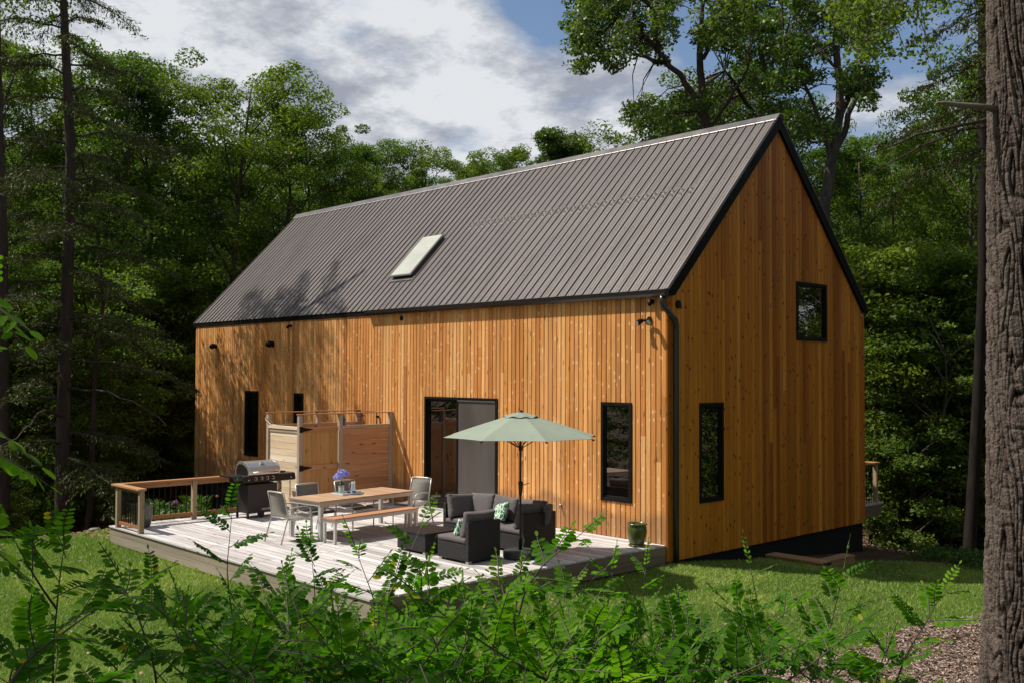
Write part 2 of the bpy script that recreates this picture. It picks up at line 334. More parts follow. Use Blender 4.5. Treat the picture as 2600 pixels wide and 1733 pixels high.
# ------------------------------------------------------------------ house
L, W, HE, HR = -18.237, 7.152, 4.531, 8.263
house = empty('barn_house', (0, 0, 0)); tag(house, 'tall gabled house clad in orange cedar boards with a brown metal roof', 'house')
def Pf(u, d, z): return (u, -d, z)
def Pg(u, d, z): return (d, u, z)
def bx(mb, P, u0, u1, d0, d1, z0, z1, zt=None):
    zt = zt or (lambda u: z1)
    vs = [P(u, d, z0) for u in (u0, u1) for d in (d0, d1)]+[P(u, d, zt(u)) for u in (u0, u1) for d in (d0, d1)]
    mb.add(vs, [(0, 1, 3, 2), (4, 6, 7, 5), (0, 4, 5, 1), (2, 3, 7, 6), (0, 2, 6, 4), (1, 5, 7, 3)])
rg = random.Random(4)
def clad(name, P, ua, ub, bw, zb, ztf, opens, mt, joint=(1.2, 3.6), th=.02):
    mb = MB(); bk = MB(); n = round((ub-ua)/bw); bw = (ub-ua)/n
    for i in range(n):
        u0 = ua+i*bw; u1 = u0+bw; cuts = sorted({u0, u1} | {e for o in opens for e in o[:2] if u0+.004 < e < u1-.004})
        zs = [-9]; tj = rg.random()
        if tj < .55: zs.append(rg.uniform(*joint))
        if tj < .12: zs.append(rg.uniform(joint[1], joint[1]+2))
        zs = sorted(zs)+[99]; tones = [rg.random() for _ in zs]
        for a, b in zip(cuts[:-1], cuts[1:]):
            iv = [(zb(.5*(a+b)), 50)]
            for (o0, o1, z0, z1) in opens:
                if a > o0-.002 and b < o1+.002:
                    iv = [s for (p, q) in iv for s in ((p, min(q, z0)), (max(p, z1), q)) if s[1]-s[0] > .01]
            for (p, q) in iv:
                f = (lambda u, q=q: min(q, ztf(u)))
                if f(.5*(a+b))-p < .01: continue
                bx(bk, P, a, b, -.02, .001, p, q, f)
                for k in range(len(zs)-1):
                    p2, q2 = max(p, zs[k]), min(q, zs[k+1])
                    if q2-p2 < .01: continue
                    mb.cur = tones[k]; c = .010; g2 = .0042; A = a+(g2 if a == u0 else 0); B = b-(g2 if b == u1 else 0)
                    if B-A < .002: continue
                    ca = min(c, (B-A)*.4) if a == u0 else 0.0; cb = min(c, (B-A)*.4) if b == u1 else 0.0
                    if p2 > ztf(.5*(A+B))-.01: continue
                    prof = [(A, .0), (A, th-max(ca, .0002)), (A+ca+.0001, th), (B-cb-.0001, th), (B, th-max(cb, .0002)), (B, .0)]
                    t2 = [min(q2-.0015, ztf(u)) for u, d in prof]
                    vs = [P(u, d, p2) for u, d in prof]+[P(u, d, t) for (u, d), t in zip(prof, t2)]
                    mb.add(vs, [(0, 1, 2, 3, 4, 5), (11, 10, 9, 8, 7, 6)]+[(j, j+6, (j+1) % 6+6, (j+1) % 6) for j in range(6)])
    o = mb.build(name, mt, house); b2 = bk.build('wall_backing', M['trimblack'], o)
    return o
wins = [(-15.10, -14.35, .656, 2.49), (-12.45, -12.0, 1.3, 2.47), (-1.536, -.787, .656, 2.49)]
door = (-6.859, -4.412, -.3, 2.49)
gw = [(.917, 1.668, .656, 2.49), (4.274, 5.483, 3.712, 4.931)]
e = .025; shrink = lambda o: (o[0]+e, o[1]-e, o[2]+e, o[3]-e)
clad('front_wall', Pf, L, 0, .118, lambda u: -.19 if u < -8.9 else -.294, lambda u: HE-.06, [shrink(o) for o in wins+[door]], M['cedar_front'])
slope = (HR-HE)/(W/2+.038)
gtop = lambda u: min(HE+(u+.038)*slope, HE+(W+.038-u)*slope)-.10
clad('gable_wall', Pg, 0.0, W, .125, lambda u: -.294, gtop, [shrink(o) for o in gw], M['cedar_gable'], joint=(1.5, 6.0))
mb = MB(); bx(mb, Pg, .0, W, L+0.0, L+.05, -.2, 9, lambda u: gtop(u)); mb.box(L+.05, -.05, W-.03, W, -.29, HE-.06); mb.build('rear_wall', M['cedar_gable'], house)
# corner boards end grain of the front wall meets the gable: thin cedar strip
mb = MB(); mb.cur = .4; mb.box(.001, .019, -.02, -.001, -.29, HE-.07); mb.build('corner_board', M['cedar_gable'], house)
mb = MB(); mb.box(L+.04, -.035, .04, W-.04, -5, -.2); mb.build('foundation', M['foundation'], house)
mb = MB(); mb.box(L+.3, -.25, .3, W-.3, -.02, 3.9); mb.box(L+.31, -.26, 3.2, 3.3, 0, 3.88); mb.build('interior', M['interior'], house)
# the eave line, rake boards, gutter, spout
sl_ = math.hypot(W/2+.038, HR-HE); cs, sn = (W/2+.038)/sl_, (HR-HE)/sl_
mroof = bpy.data.materials.new('roof_metal'); mroof.use_nodes = True; nt = mroof.node_tree; p = nt.nodes['Principled BSDF']
tc = nd(nt, 'TexCoord'); n = nd(nt, 'TexNoise', i_Scale=1.0, i_Detail=6.0, i_Roughness=.65); lk(nt, vmath(nt, 'MULTIPLY', tc.outputs['Object'], (14, .7, .7)), n.inputs['Vector'])
n2 = nd(nt, 'TexNoise', i_Scale=.8, i_Detail=4.0); lk(nt, tc.outputs['Object'], n2.inputs['Vector'])
c = mixc(nt, ramp(nt, n.outputs[0], [(.35, 0), (.7, 1)]), (.080, .066, .060), (.135, .116, .106)); c = mixc(nt, ramp(nt, n2.outputs[0], [(.4, 0), (.65, .4)]), c, (.105, .092, .086))
lk(nt, c, p.inputs['Base Color']); lk(nt, math_(nt, 'ADD', math_(nt, 'MULTIPLY', n.outputs[0], .25), .30), p.inputs['Roughness']); p.inputs['Metallic'].default_value = .25; M['roof'] = mroof
OV = .088; RX0, RX1 = L-OV, OV; PER = .2286; nr = int((RX1-RX0)/PER)
def roofP(x, s, h, side=1):
    y = -.038+s*cs-h*sn; z = HE+s*sn+h*cs
    return (x, y, z) if side == 1 else (x, W-y, z)
prof = [(RX0, -.012), (RX0, .0)]
ribx = [RX1-.03-k*PER for k in range(int((RX1-RX0-.04)/PER)+1)][::-1]
for rx in ribx:
    prof += [(rx-.026, 0), (rx-.014, .027), (rx+.014, .027), (rx+.026, 0)]
    for q in (.083, .146):
        if rx+q+.01 < RX1: prof += [(rx+q-.011, 0), (rx+q-.004, .0055), (rx+q+.004, .0055), (rx+q+.011, 0)]
prof += [(RX1, 0), (RX1, -.012)]; prof = [q for q in prof if q[0] >= RX0-.001]
mb = MB()
for side in (1, -1):
    vs = []; npf = len(prof); ss = [-.035, sl_]
    for s in ss: vs += [roofP(x, s, h, side) for x, h in prof]
    fs = [(i, i+1, i+1+npf, i+npf) for i in range(npf-1)]
    fs = fs if side == 1 else [tuple(reversed(f)) for f in fs]
    mb.add(vs, fs)
    mb.add([roofP(x, s, -.014, side) for s in ss for x in (RX0+.001, RX1-.001)], [(0, 2, 3, 1)])
for ri, rx in enumerate(ribx[:-1]):         # screw heads
    for s in np.arange(.15, sl_-.1, .61):
        a = rx+.115; mb.add([roofP(a+dx, s+ds, hh) for hh in (.0, .006) for dx, ds in ((-.006, -.006), (.006, -.006), (.006, .006), (-.006, .006))], [(4, 5, 6, 7), (0, 1, 5, 4), (1, 2, 6, 5), (2, 3, 7, 6), (3, 0, 4, 7)])
mb.build('roof', M['roof'], house, fix=False)
M['ridge'] = mat('ridge_metal', (.085, .078, .076), .38, .3, .5, noise=(2, .2)); M['bright'] = mat('bright_metal', (.55, .53, .5), .3, .9); M['strip'] = mat('closure_metal', (.30, .28, .27), .45, .6)
mb = MB(); bt = MB()
for side in (1, -1):
    mb.add([roofP(x, s, h, side) for x in (RX0-.01, RX1+.012) for s, h in ((sl_-.17, .034), (sl_+.004, .038), (sl_+.004, .030), (sl_-.17, .028))], [(0, 1, 2, 3), (7, 6, 5, 4), (0, 4, 5, 1), (1, 5, 6, 2), (2, 6, 7, 3), (3, 7, 4, 0)])
    bt.add([roofP(x, s, h, side) for x in (RX0, RX1) for s, h in ((sl_-.195, .024), (sl_-.172, .028), (sl_-.172, .0), (sl_-.195, .0))], [(0, 1, 2, 3), (7, 6, 5, 4), (0, 4, 5, 1), (1, 5, 6, 2), (2, 6, 7, 3), (3, 7, 4, 0)])
rc = mb.build('ridge_cap', M['ridge'], house); bt.build('closure_strip', M['strip'], rc)
def chev(w0, w1): # chevron polygon in (y,z) below the roof surface
    k = 1/cs
    top = [(-.05, HE-.012-w0*k+(-.05+.038)*slope), (W/2, HR-w0*k-.012), (W+.05, HE-.012-w0*k+(-.05+.038)*slope)]
    return top
for side, x0, x1 in ((1, .0015, OV-.004), (0, L-OV+.004, L-.0015)):
    for s in (1, -1):
        mb = MB(); yy = lambda y: y if s == 1 else W-y
        f = lambda y, w: HE+(y+.038)*slope-w/cs
        poly = [(yy(-.06), f(-.06, .016)), (yy(W/2), f(W/2, .016)), (yy(W/2), f(W/2, .2)), (yy(.12), f(.12, .2)), (yy(-.06), HE-.145), ]
        mb.prism(poly, 0, x0, x1); mb.build('rake_board', M['trimblack'], house)
mb = MB(); mb.box(L-.08, .0, -.046, -.0, HE-.145, HE-.02); mb.build('fascia', M['trimblack'], house)
mb = MB(); mb.box(L-.08, .0, W+.001, W+.046, HE-.145, HE-.02); mb.build('fascia', M['trimblack'], house)
gp = [(-.0475, 4.51), (-.0475, 4.385), (-.125, 4.385), (-.165, 4.43), (-.178, 4.50), (-.168, 4.50), (-.155, 4.44), (-.12, 4.40), (-.06, 4.40), (-.06, 4.51)]
mb = MB(); mb.prism(gp, 0, -9.03, .075); mb.box(.0755, .082, -.178, -.0475, 4.385, 4.51); mb.box(-9.037, -9.0305, -.178, -.0475, 4.385, 4.51)
M['gutter'] = mat('gutter_metal', (.035, .030, .028), .22, .2, .6); gut = mb.build('gutter', M['gutter'], house)
mb = MB(); mb.box(-9.03, .075, -.182, -.166, 4.502, 4.508); mb.build('gutter_lip', M['bright'], gut)
mb = MB(); pts = [(-.03, -.10, 4.40), (-.03, -.10, 4.28), (-.02, -.085, 4.21), (.05, .04, 4.06), (.072, .14, 3.98), (.075, .16, 3.88)]+[(.075, .16, z) for z in (3.4, 2.6, 1.4, .4, -.34)]
mb.tube(pts, .052, 14); ds = mb.build('downspout', M['gutter'], house, smooth=True)
for z in (3.74, 1.85, -.02):
    mb = MB(); mb.tube([(.075, .16, z-.015), (.075, .16, z+.015)], .0555, 14); mb.tube([(.12, .12, z), (.135, .115, z)], .008, 6); mb.build('bracket', M['gutter'], ds)
# windows and the sliding door
def window(P, u0, u1, z0, z1, curtain=False):
    mb = MB(); t = .062; d0, d1 = -.08, .042
    bx(mb, P, u0, u0+t, d0, d1, z0, z1); bx(mb, P, u1-t, u1, d0, d1, z0, z1); bx(mb, P, u0+t, u1-t, d0, d1, z1-t, z1); bx(mb, P, u0+t, u1-t, d0, d1, z0, z0+t)
    fr = mb.build('window', M['black'], house, bevel=.004)
    mb = MB(); a = t+.0005; s = .028
    bx(mb, P, u0+a, u0+a+s, -.05, .018, z0+a, z1-a); bx(mb, P, u1-a-s, u1-a, -.05, .018, z0+a, z1-a); bx(mb, P, u0+a+s, u1-a-s, -.05, .018, z1-a-s, z1-a); bx(mb, P, u0+a+s, u1-a-s, -.05, .018, z0+a, z0+a+s)
    mb.build('sash', M['black'], fr, bevel=.003)
    mb = MB(); k = a+s-.004; mb.add([P(u0+k, -.012, z0+k), P(u1-k, -.012, z0+k), P(u1-k, -.012, z1-k), P(u0+k, -.012, z1-k)], [(0, 1, 2, 3)]); mb.build('pane', M['glass'], fr, fix=False)
    if curtain:
        mb = MB(); c0 = u1-.12 if curtain == 1 else u0+.06; c1 = c0+curtain_w
        n = 14; pts = [(c0+(c1-c0)*i/n, -.16-.02*(i % 2)) for i in range(n+1)]
        for a_, b_ in zip(pts[:-1], pts[1:]): mb.add([P(a_[0], a_[1], z0-.1), P(b_[0], b_[1], z0-.1), P(b_[0], b_[1], z1+.05), P(a_[0], a_[1], z1+.05)], [(0, 1, 2, 3)])
        mb.build('curtain', M['curtain'], fr, fix=False)
    return fr
curtain_w = .22; M['curtain'] = mat('curtain', (.42, .47, .36), .9)
for i, q in enumerate(wins): window(Pf, *q, curtain=(2 if i < 2 else False))
for q in gw: window(Pg, *q)
u0, u1, z0, z1 = door; z0 = .0; t = .055; mb = MB(); d0, d1 = -.11, .042
bx(mb, Pf, u0, u0+t, d0, d1, z0+.03, z1); bx(mb, Pf, u1-t, u1, d0, d1, z0+.03, z1); bx(mb, Pf, u0+t, u1-t, d0, d1, z1-t, z1); bx(mb, Pf, u0+t, u1-t, d0, d1-.01, z0+.03, z0+.07)
sd = mb.build('sliding_door', M['black'], house, bevel=.004); mid = -5.72
mb = MB(); s = .055
bx(mb, Pf, u0+t, u0+t+s, -.06, -.02, z0+.07, z1-t); bx(mb, Pf, mid-s, mid, -.06, -.02, z0+.07, z1-t); bx(mb, Pf, u0+t+s, mid-s, -.06, -.02, z1-t-s, z1-t); bx(mb, Pf, u0+t+s, mid-s, -.06, -.02, z0+.07, z0+.07+s*1.3)
mb.build('door_leaf', M['black'], sd)
mb = MB(); mb.add([Pf(u0+t+s-.01, -.04, .12), Pf(mid-s+.01, -.04, .12), Pf(mid-s+.01, -.04, z1-t-s+.01), Pf(u0+t+s-.01, -.04, z1-t-s+.01)], [(0, 1, 2, 3)]); mb.build('glass_pane', M['glass'], sd, fix=False)
mb = MB(); s = .032; a, b = mid-.03, u1-t-.002
bx(mb, Pf, a, a+s, -.008, .022, z0+.072, z1-t-.002); bx(mb, Pf, b-s, b, -.008, .022, z0+.072, z1-t-.002); bx(mb, Pf, a+s, b-s, -.008, .022, z0+.072, z0+.14); mb.build('screen_frame', M['black'], sd)
mb = MB(); bx(mb, Pf, a+s, b-s, -.008, .024, z1-t-.03, z1-t-.004); mb.build('screen_rail', M['glassline'], sd)
M['screen'] = mat('insect_screen', (.085, .073, .066), .55, 0, .35, noise=(1.2, .25, (1, 1, .3)), bump=(140, .3))
mb = MB(); bx(mb, Pf, a+s, b-s, .0, .004, z0+.14, z1-t-.031); mb.build('screen_mesh', M['screen'], sd)
mb = MB(); bx(mb, Pf, u0-.02, u1+.02, .0, .13, .004, .028); mb.build('door_sill', mat('sill', (.42, .41, .40), .6, noise=(5, .2)), sd)
# skylight
sk = empty('skylight', (0, 0, 0), 0, house); mb = MB()
def rb(mb, x0, x1, s0, s1, h0, h1):
    mb.add([roofP(x, s, h) for h in (h0, h1) for s in (s0, s1) for x in (x0, x1)], [(0, 2, 3, 1), (4, 5, 7, 6), (0, 1, 5, 4), (2, 6, 7, 3), (0, 4, 6, 2), (1, 3, 7, 5)])
rb(mb, -9.08, -8.32, 1.12, 2.55, -.01, .085); rb(mb, -9.2, -8.2, .98, 1.12, .021, .03); mb.build('curb', M['ridge'], sk)
mb = MB(); rb(mb, -9.12, -8.28, 1.07, 2.60, .086, .112); mb.build('skylight_frame', M['ridge'], sk, bevel=.006)
mb = MB(); rb(mb, -9.085, -8.315, 1.10, 2.57, .1125, .128); mb.build('skylight_glass', mat('frosted_glass', (.42, .43, .36), .25, 0, .8, noise=(1.5, .12)), sk, bevel=.008)  # pale pane colour carries the reflected sky and cloud
# snow guards between the ribs
M['guard'] = mat('clear_polycarbonate', (.62, .6, .55), .2, 0, .8, Alpha=.8)
mb = MB(); guard = None
def gshape():
    mb = MB()
    for (dx, ds, sc_) in ((0, 0, 1),):
        rb(mb, dx-.035, dx+.035, ds-.045, ds+.045, .001, .007)
        mb.add([(roofP(dx+q[0]*sc_, ds+q[1]*sc_, q[2]*sc_)) for q in ((-.045, .01, .006), (.045, .01, .006), (.06, -.01, .06), (.015, -.015, .045), (0, -.02, .09), (-.015, -.015, .045), (-.06, -.01, .06))], [tuple(range(7))])
        mb.add([(roofP(dx+q[0]*sc_, ds+q[1]*sc_, q[2]*sc_)) for q in ((-.006, .01, .006), (.006, .01, .006), (.006, .055, .006), (-.006, .055, .006), (0, -.015, .08))], [(0, 1, 4), (1, 2, 4), (2, 3, 4), (3, 0, 4)])
    o_ = Vector(roofP(0, 0, 0))
    mb.v = [tuple(Vector(q)-o_) for q in mb.v]; return mb
for rx in ribx:
    if -7.85 < rx < -.95:
        for x, s_ in ((rx+.085, 3.03), (rx+.145, 2.86)):
            if guard is None: guard = gshape().build('snow_guard', M['guard'], house); g_ = guard
            else: g_ = guard.copy(); col.objects.link(g_); g_.parent = house
            g_.location = roofP(x, s_, .0)
# fittings on the walls
def dome(name, P, u, z, r=.09, deep=.14):
    mb = MB(); c = P(u, .022, z)
    mb.tube([P(u, .02, z), P(u, .04, z)], r*.8, 14); mb.tube([P(u, .04, z), P(u, .06, z+.01), P(u, .06+deep*.6, z-.0), P(u, .04+deep, z-.05), P(u, .05+deep, z-.075)], [r*.45, r*.75, r*.95, r*.8, r*.35], 12)
    return mb.build(name, M['black'], house, smooth=True)
dome('wall_light', Pf, -16.9, 3.79); dome('wall_light', Pf, -13.58, 3.79, .105)
dome('security_camera', Pf, -.30, 4.30, .05, .08)
for nm, P_, u, z, r in (('round_vent', Pf, -7.74, 4.28, .055), ('round_vent', Pg, .285, 4.257, .075)):
    mb = MB(); mb.tube([P_(u, .02, z), P_(u, .045, z), P_(u, .05, z)], [r, r, r*.8], 18); mb.build(nm, M['black'], house, smooth=False)
mb = MB(); mb.tube([Pf(-12.63, .02, 4.26), Pf(-12.63, .09, 4.25)], .035, 10); mb.tube([Pf(-12.63, .09, 4.27), Pf(-12.61, .16, 4.2)], [.03, .045], 10); mb.build('security_camera', M['black'], house)
mb = MB(); mb.tube([Pf(-.37, .02, 3.99), Pf(-.37, .05, 3.99)], .05, 12); mb.tube([Pf(-.37, .05, 3.99), Pf(-.37, .12, 3.97)], .018, 8)
fl = mb.build('floodlight', M['black'], house)
for dx in (-.085, .085):
    mb = MB(); mb.tube([Pf(-.37, .10, 3.975), Pf(-.37+dx, .12, 3.97), Pf(-.37+dx*1.2, .16, 3.955), Pf(-.37+dx*1.5, .22, 3.92)], [.018, .03, .045, .055], 12); h_ = mb.build('lamp_head', M['black'], fl)
    mb = MB(); mb.tube([Pf(-.37+dx*1.5, .2205, 3.9195), Pf(-.37+dx*1.51, .224, 3.917)], .045, 12); mb.build('lens', mat('lens', (.5, .52, .45), .2), fl)
mb = MB(); bx(mb, Pf, -4.02, -3.87, .02, .05, .37, .45); mb.build('outlet_box', M['black'], house)
mb = MB(); mb.tube([Pf(-2.575, .02, .44), Pf(-2.575, .07, .44), Pf(-2.575, .085, .40)], [.02, .018, .014], 10); mb.tube([Pf(-2.575, .04, .45), Pf(-2.575, .05, .485)], [.008, .02], 10); mb.build('spigot', M['bright'], house)
mb = MB(); bx(mb, Pg, 6.92, 7.02, .02, .05, 4.31, 4.34); mb.build('wall_fixture', M['glassline'], house)

# ------------------------------------------------------------------ deck
deck = empty('wooden_deck', (0, 0, 0)); tag(deck, 'low weathered grey wooden deck along the front of the cedar house', 'deck')
mb = MB(); DX0, DX1, DY0 = -8.80, -.012, -6.37; bw = .143; y = -.024; seams = [-5.32, -3.4, -1.9, -6.9]
while y > DY0+.03:
    y0 = max(y-bw, DY0); js = sorted([DX0]+[s+0.0 for s in (seams[:2])]+[DX1+.001])
    js = [DX0]+sorted([-5.36+.0, ] + ([-3.42] if y < -3.5 else [-2.9]))+[DX1]
    for a, b in zip(js[:-1], js[1:]):
        mb.cur = rg.random(); dz = rg.uniform(-.0015, .0015); mb.box(a+.002, b-.002, y0+.0075, y-.0075, -.026, dz)
    y = y0
mb.build('deck_boards', M['deck'], deck)
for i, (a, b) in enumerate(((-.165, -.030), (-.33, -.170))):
    for mt_, q in (('deckside', (DX0+.01, DX1, DY0+.03, DY0+.055, a, b)), ('deckside_shaded', (DX1-.03, DX1-.004, DY0+.056, -.03, a, b)), ('deckside_shaded', (DX0+.012, DX0+.037, DY0+.056, -.03, a, b))):
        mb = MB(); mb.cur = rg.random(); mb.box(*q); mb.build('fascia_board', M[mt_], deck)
mb = MB(); mb.box(DX0+.1, DX1-.06, DY0+.1, -.05, -.5, -.04); mb.build('joists', M['foundation'], deck)

# deck railing
rail = empty('deck_railing', (0, 0, 0)); tag(rail, 'low cedar railing with black metal balusters at the left corner of the deck', 'railing')
def one(name, mt, parent, fn, **k):
    mb = MB(); mb.cur = rg.random(); fn(mb); return mb.build(name, mt, parent, **k)
for (x, y) in ((-8.47, -6.31), (-7.42, -6.31), (-8.54, -4.72), (-8.54, -2.75)):
    one('post', M['post'], rail, lambda b: b.box(x-.045, x+.045, y-.045, y+.045, .001, .80), bevel=.004)
one('top_rail', M['rail'], rail, lambda b: b.box(-8.62, -8.46, -6.24, -2.70, .801, .838), bevel=.004)
one('top_rail', M['shower_board'], rail, lambda b: b.box(-8.62, -7.34, -6.40, -6.242, .801, .838), bevel=.004)
for y0, y1 in ((-6.265, -4.765), (-4.675, -2.795)):
    one('side_rail', M['rail'], rail, lambda b: b.box(-8.555, -8.52, y0, y1, .71, .80)); one('bottom_rail', M['rail'], rail, lambda b: b.box(-8.565, -8.525, y0, y1, .07, .15))
one('side_rail', M['rail'], rail, lambda b: b.box(-8.425, -7.465, -6.33, -6.29, .74, .80)); one('bottom_rail', M['rail'], rail, lambda b: b.box(-8.425, -7.465, -6.33, -6.29, .07, .13))
bal = None
def balu(x, y, z0, z1):
    global bal
    if bal is None:
        mb = MB(); mb.tube([(0, 0, 0), (0, 0, 1)], .0095, 8); bal = mb.build('baluster', M['black'], rail, smooth=False); b = bal
    else: b = bal.copy(); col.objects.link(b); b.parent = rail
    b.location = (x, y, z0); b.scale = (1, 1, z1-z0)
for k in range(8): balu(-8.425+.107*(k+1), -6.31, .13, .74)
for k in range(12): balu(-8.54, -6.265+.1155*(k+1), .15, .71)
for k in range(15): balu(-8.54, -4.675+.1175*(k+1), .15, .71)

# ------------------------------------------------------------------ outdoor shower
sh = empty('outdoor_shower', (-8.1, 0, 0)); sh.location = (0, 0, 0); tag(sh, 'open-topped wooden shower stall with a plank door against the front wall', 'shower stall')
SX0, SX1, SY = -9.42, -8.1, -2.50
def hboards(name, mt, axis, u0, u1, at, z0, z1, n, th=.02):
    mb = MB(); h = (z1-z0)/n
    for i in range(n):
        mb.cur = rg.random(); a, b = z0+i*h, z0+(i+1)*h-.005
        if axis == 0: mb.box(u0, u1, at-th/2, at+th/2, a, b)
        else: mb.box(at-th/2, at+th/2, u0, u1, a, b)
    return mb.build(name, mt, sh)
def sp(x, y, z1=2.09, s=.045, z0=.002): one('post', M['shower_post'], sh, lambda b: b.box(x-s, x+s, y-s, y+s, z0, z1), bevel=.004)
sp(SX1, SY); sp(SX1, -1.46); sp(SX1, -.07); sp(SX0, SY, z0=-.3); sp(SX0, -1.2, z0=-.3); sp(SX0, -.07, z0=-.3)
hboards('front_panel', M['shower_pale'], 0, SX0+.046, SX1-.046, SY, .06, 1.74, 12)
one('front_cap', M['shower_pale'], sh, lambda b: b.box(SX0+.046, SX1-.046, SY-.045, SY+.02, 1.76, 1.83), bevel=.003)
one('trim_board', M['shower_post'], sh, lambda b: b.box(SX0+.047, SX1-.047, SY-.028, SY-.0105, 1.69, 1.758))
hboards('side_panel', M['shower_board'], 1, -1.413, -.116, SX1+.005, .06, 1.76, 12)
one('side_cap', M['shower_post'], sh, lambda b: b.box(SX1-.02, SX1+.04, -1.413, -.116, 1.762, 1.83), bevel=.003)
for y0, y1 in ((-2.453, -1.246), (-1.153, -.116)): hboards('rear_panel', M['shower_board'], 1, y0, y1, SX0, .0, 1.78, 12); one('rear_cap', M['shower_post'], sh, lambda b: b.box(SX0-.02, SX0+.03, y0, y1, 1.782, 1.83))
one('top_rail', M['rail'], sh, lambda b: b.box(SX1-.06, SX1+.06, SY-.06, -.03, 2.091, 2.112), bevel=.003)
one('top_rail', M['rail'], sh, lambda b: b.box(SX0-.06, SX0+.06, SY-.06, -.03, 2.091, 2.112), bevel=.003)
for y in (-.118, -1.507, -1.413):           # small knee braces under the rail
    pass
dr = empty('shower_door', (0, 0, 0), 0, sh); mb = MB(); nb = 8; y0, y1 = -2.445, -1.525; wv = (y1-y0)/nb
for i in range(nb): mb.cur = rg.random(); mb.box(SX1-.008, SX1+.012, y0+i*wv, y0+(i+1)*wv-.004, .12, 1.76)
mb.build('door_boards', M['shower_door'], dr)
for z in (1.72, .88, .16): one('crossbar', M['shower_board'], dr, lambda b: b.box(SX1+.0125, SX1+.034, y0, y1-.002, z, z+.1), bevel=.002)
for z in (1.77, .93):
    mb = MB(); mb.box(SX1+.0455, SX1+.052, -2.535, -2.458, z-.065, z+.065); mb.add([(SX1+.0535, -2.458, z+.05), (SX1+.0535, -2.458, z-.05), (SX1+.037, -2.20, z-.006), (SX1+.037, -2.20, z+.006), (SX1+.046, -2.458, z+.05), (SX1+.046, -2.458, z-.05), (SX1+.0345, -2.20, z-.006), (SX1+.0345, -2.20, z+.006)], [(0, 1, 2, 3), (4, 7, 6, 5), (0, 3, 7, 4), (1, 5, 6, 2)])
    mb.build('hinge', M['black'], dr)
mb = MB(); mb.tube([(SX1+.036, -1.56, 1.02), (SX1+.075, -1.56, 1.0), (SX1+.08, -1.56, .94), (SX1+.075, -1.56, .88), (SX1+.036, -1.56, .86)], .008, 8); mb.build('door_pull', M['black'], dr)
mb = MB(); mb.tube([(-8.62, -.08, 1.0), (-8.62, -.08, 2.04), (-8.63, -.09, 2.07), (-8.66, -.12, 2.085), (-8.9, -.24, 2.085), (-8.95, -.27, 2.07), (-8.96, -.28, 2.02)], .014, 10)
sp_ = mb.build('shower_pipe', M['black'], sh, smooth=True)
mb = MB(); mb.lathe([(0, .03), (.02, .03), (.085, .0), (.085, -.012), (0, -.012)], (-8.96, -.28, 1.99)); mb.build('shower_head', M['black'], sp_)
mb = MB(); mb.tube([(-8.62, -.03, 1.97), (-8.62, -.09, 1.97)], .03, 10); mb.build('wall_flange', M['black'], sp_)
mb = MB(); mb.tube([(SX0+.1, SY+.05, 1.86), (SX0-.02, SY-.08, 2.0), (SX0-.08, SY-.04, 2.0), (SX0-.03, SY-.06, 1.93), (SX0+.15, SY-.04, 1.84), (SX0+.24, SY+.03, 1.835)], .012, 6)
tag(mb.build('rope', mat('rope', (.6, .5, .36), .9)), 'pale rope looped over the left corner post of the shower stall', 'rope')
mb = MB(); mb.lathe([(0, 0), (.034, 0), (.036, .05), (.036, .13), (.03, .16), (.014, .175), (.014, .20), (0, .20)], (SX1, -1.36, 1.831), 14)
bo = mb.build('shampoo_bottle', mat('bottle_blue', (.07, .10, .22), .35), smooth=True); tag(bo, 'small dark blue bottle with a green cap on the shower stall edge', 'bottle')
mb = MB(); mb.lathe([(0, 0), (.018, 0), (.02, .03), (0, .032)], (SX1, -1.36, 2.0315), 12); mb.build('cap', mat('bottle_green', (.12, .3, .09), .4), bo)

# ------------------------------------------------------------------ step at the foundation and rear deck
st = empty('wooden_step', (0, 0, 0)); tag(st, 'low l-shaped timber edging in the shade at the foot of the gable wall', 'step')
M['stepwood'] = wood('stepwood', [(.34, .2, .10), (.3, .17, .08)], 0, .2, rough=.8)
zt = gz(1.0, 3.4)+.13
one('timber', M['stepwood'], st, lambda b: b.box(.03, 1.25, 3.05, 3.42, zt-.03, zt)); one('timber', M['stepwood'], st, lambda b: b.box(.03, 1.25, 3.07, 3.11, zt-.35, zt-.031))
one('timber', M['stepwood'], st, lambda b: b.box(1.0, 1.27, 3.423, 4.3, zt-.03, zt)); one('timber', M['stepwood'], st, lambda b: b.box(1.22, 1.26, 3.43, 4.3, zt-.4, zt-.031))
rd = empty('rear_deck', (0, 0, 0)); tag(rd, 'small raised wooden deck with railing behind the gable end', 'deck')
one('floor', M['deck'], rd, lambda b: b.box(-6, -.68, W+.1, 9.35, -.14, -.10)); one('fascia_board', M['deckside_shaded'], rd, lambda b: b.box(-.73, -.69, W+.1, 9.3, -.40, -.141)); one('fascia_board', M['deckside'], rd, lambda b: b.box(-6, -.731, 9.26, 9.3, -.40, -.141))
for x, y in ((-.78, 9.2), (-3, 9.2)): one('post', M['post'], rd, lambda b: b.box(x-.045, x+.045, y-.045, y+.045, -.099, .84))
one('top_rail', M['rail'], rd, lambda b: b.box(-.86, -.70, W+.1, 9.28, .841, .88)); one('top_rail', M['rail'], rd, lambda b: b.box(-6, -.861, 9.12, 9.28, .841, .88))
for k in range(16):
    y = W+.15+k*.12
    if y < 9.1: one('baluster', M['black'], rd, lambda b: b.tube([(-.78, y, -.099), (-.78, y, .84)], .0095, 6))
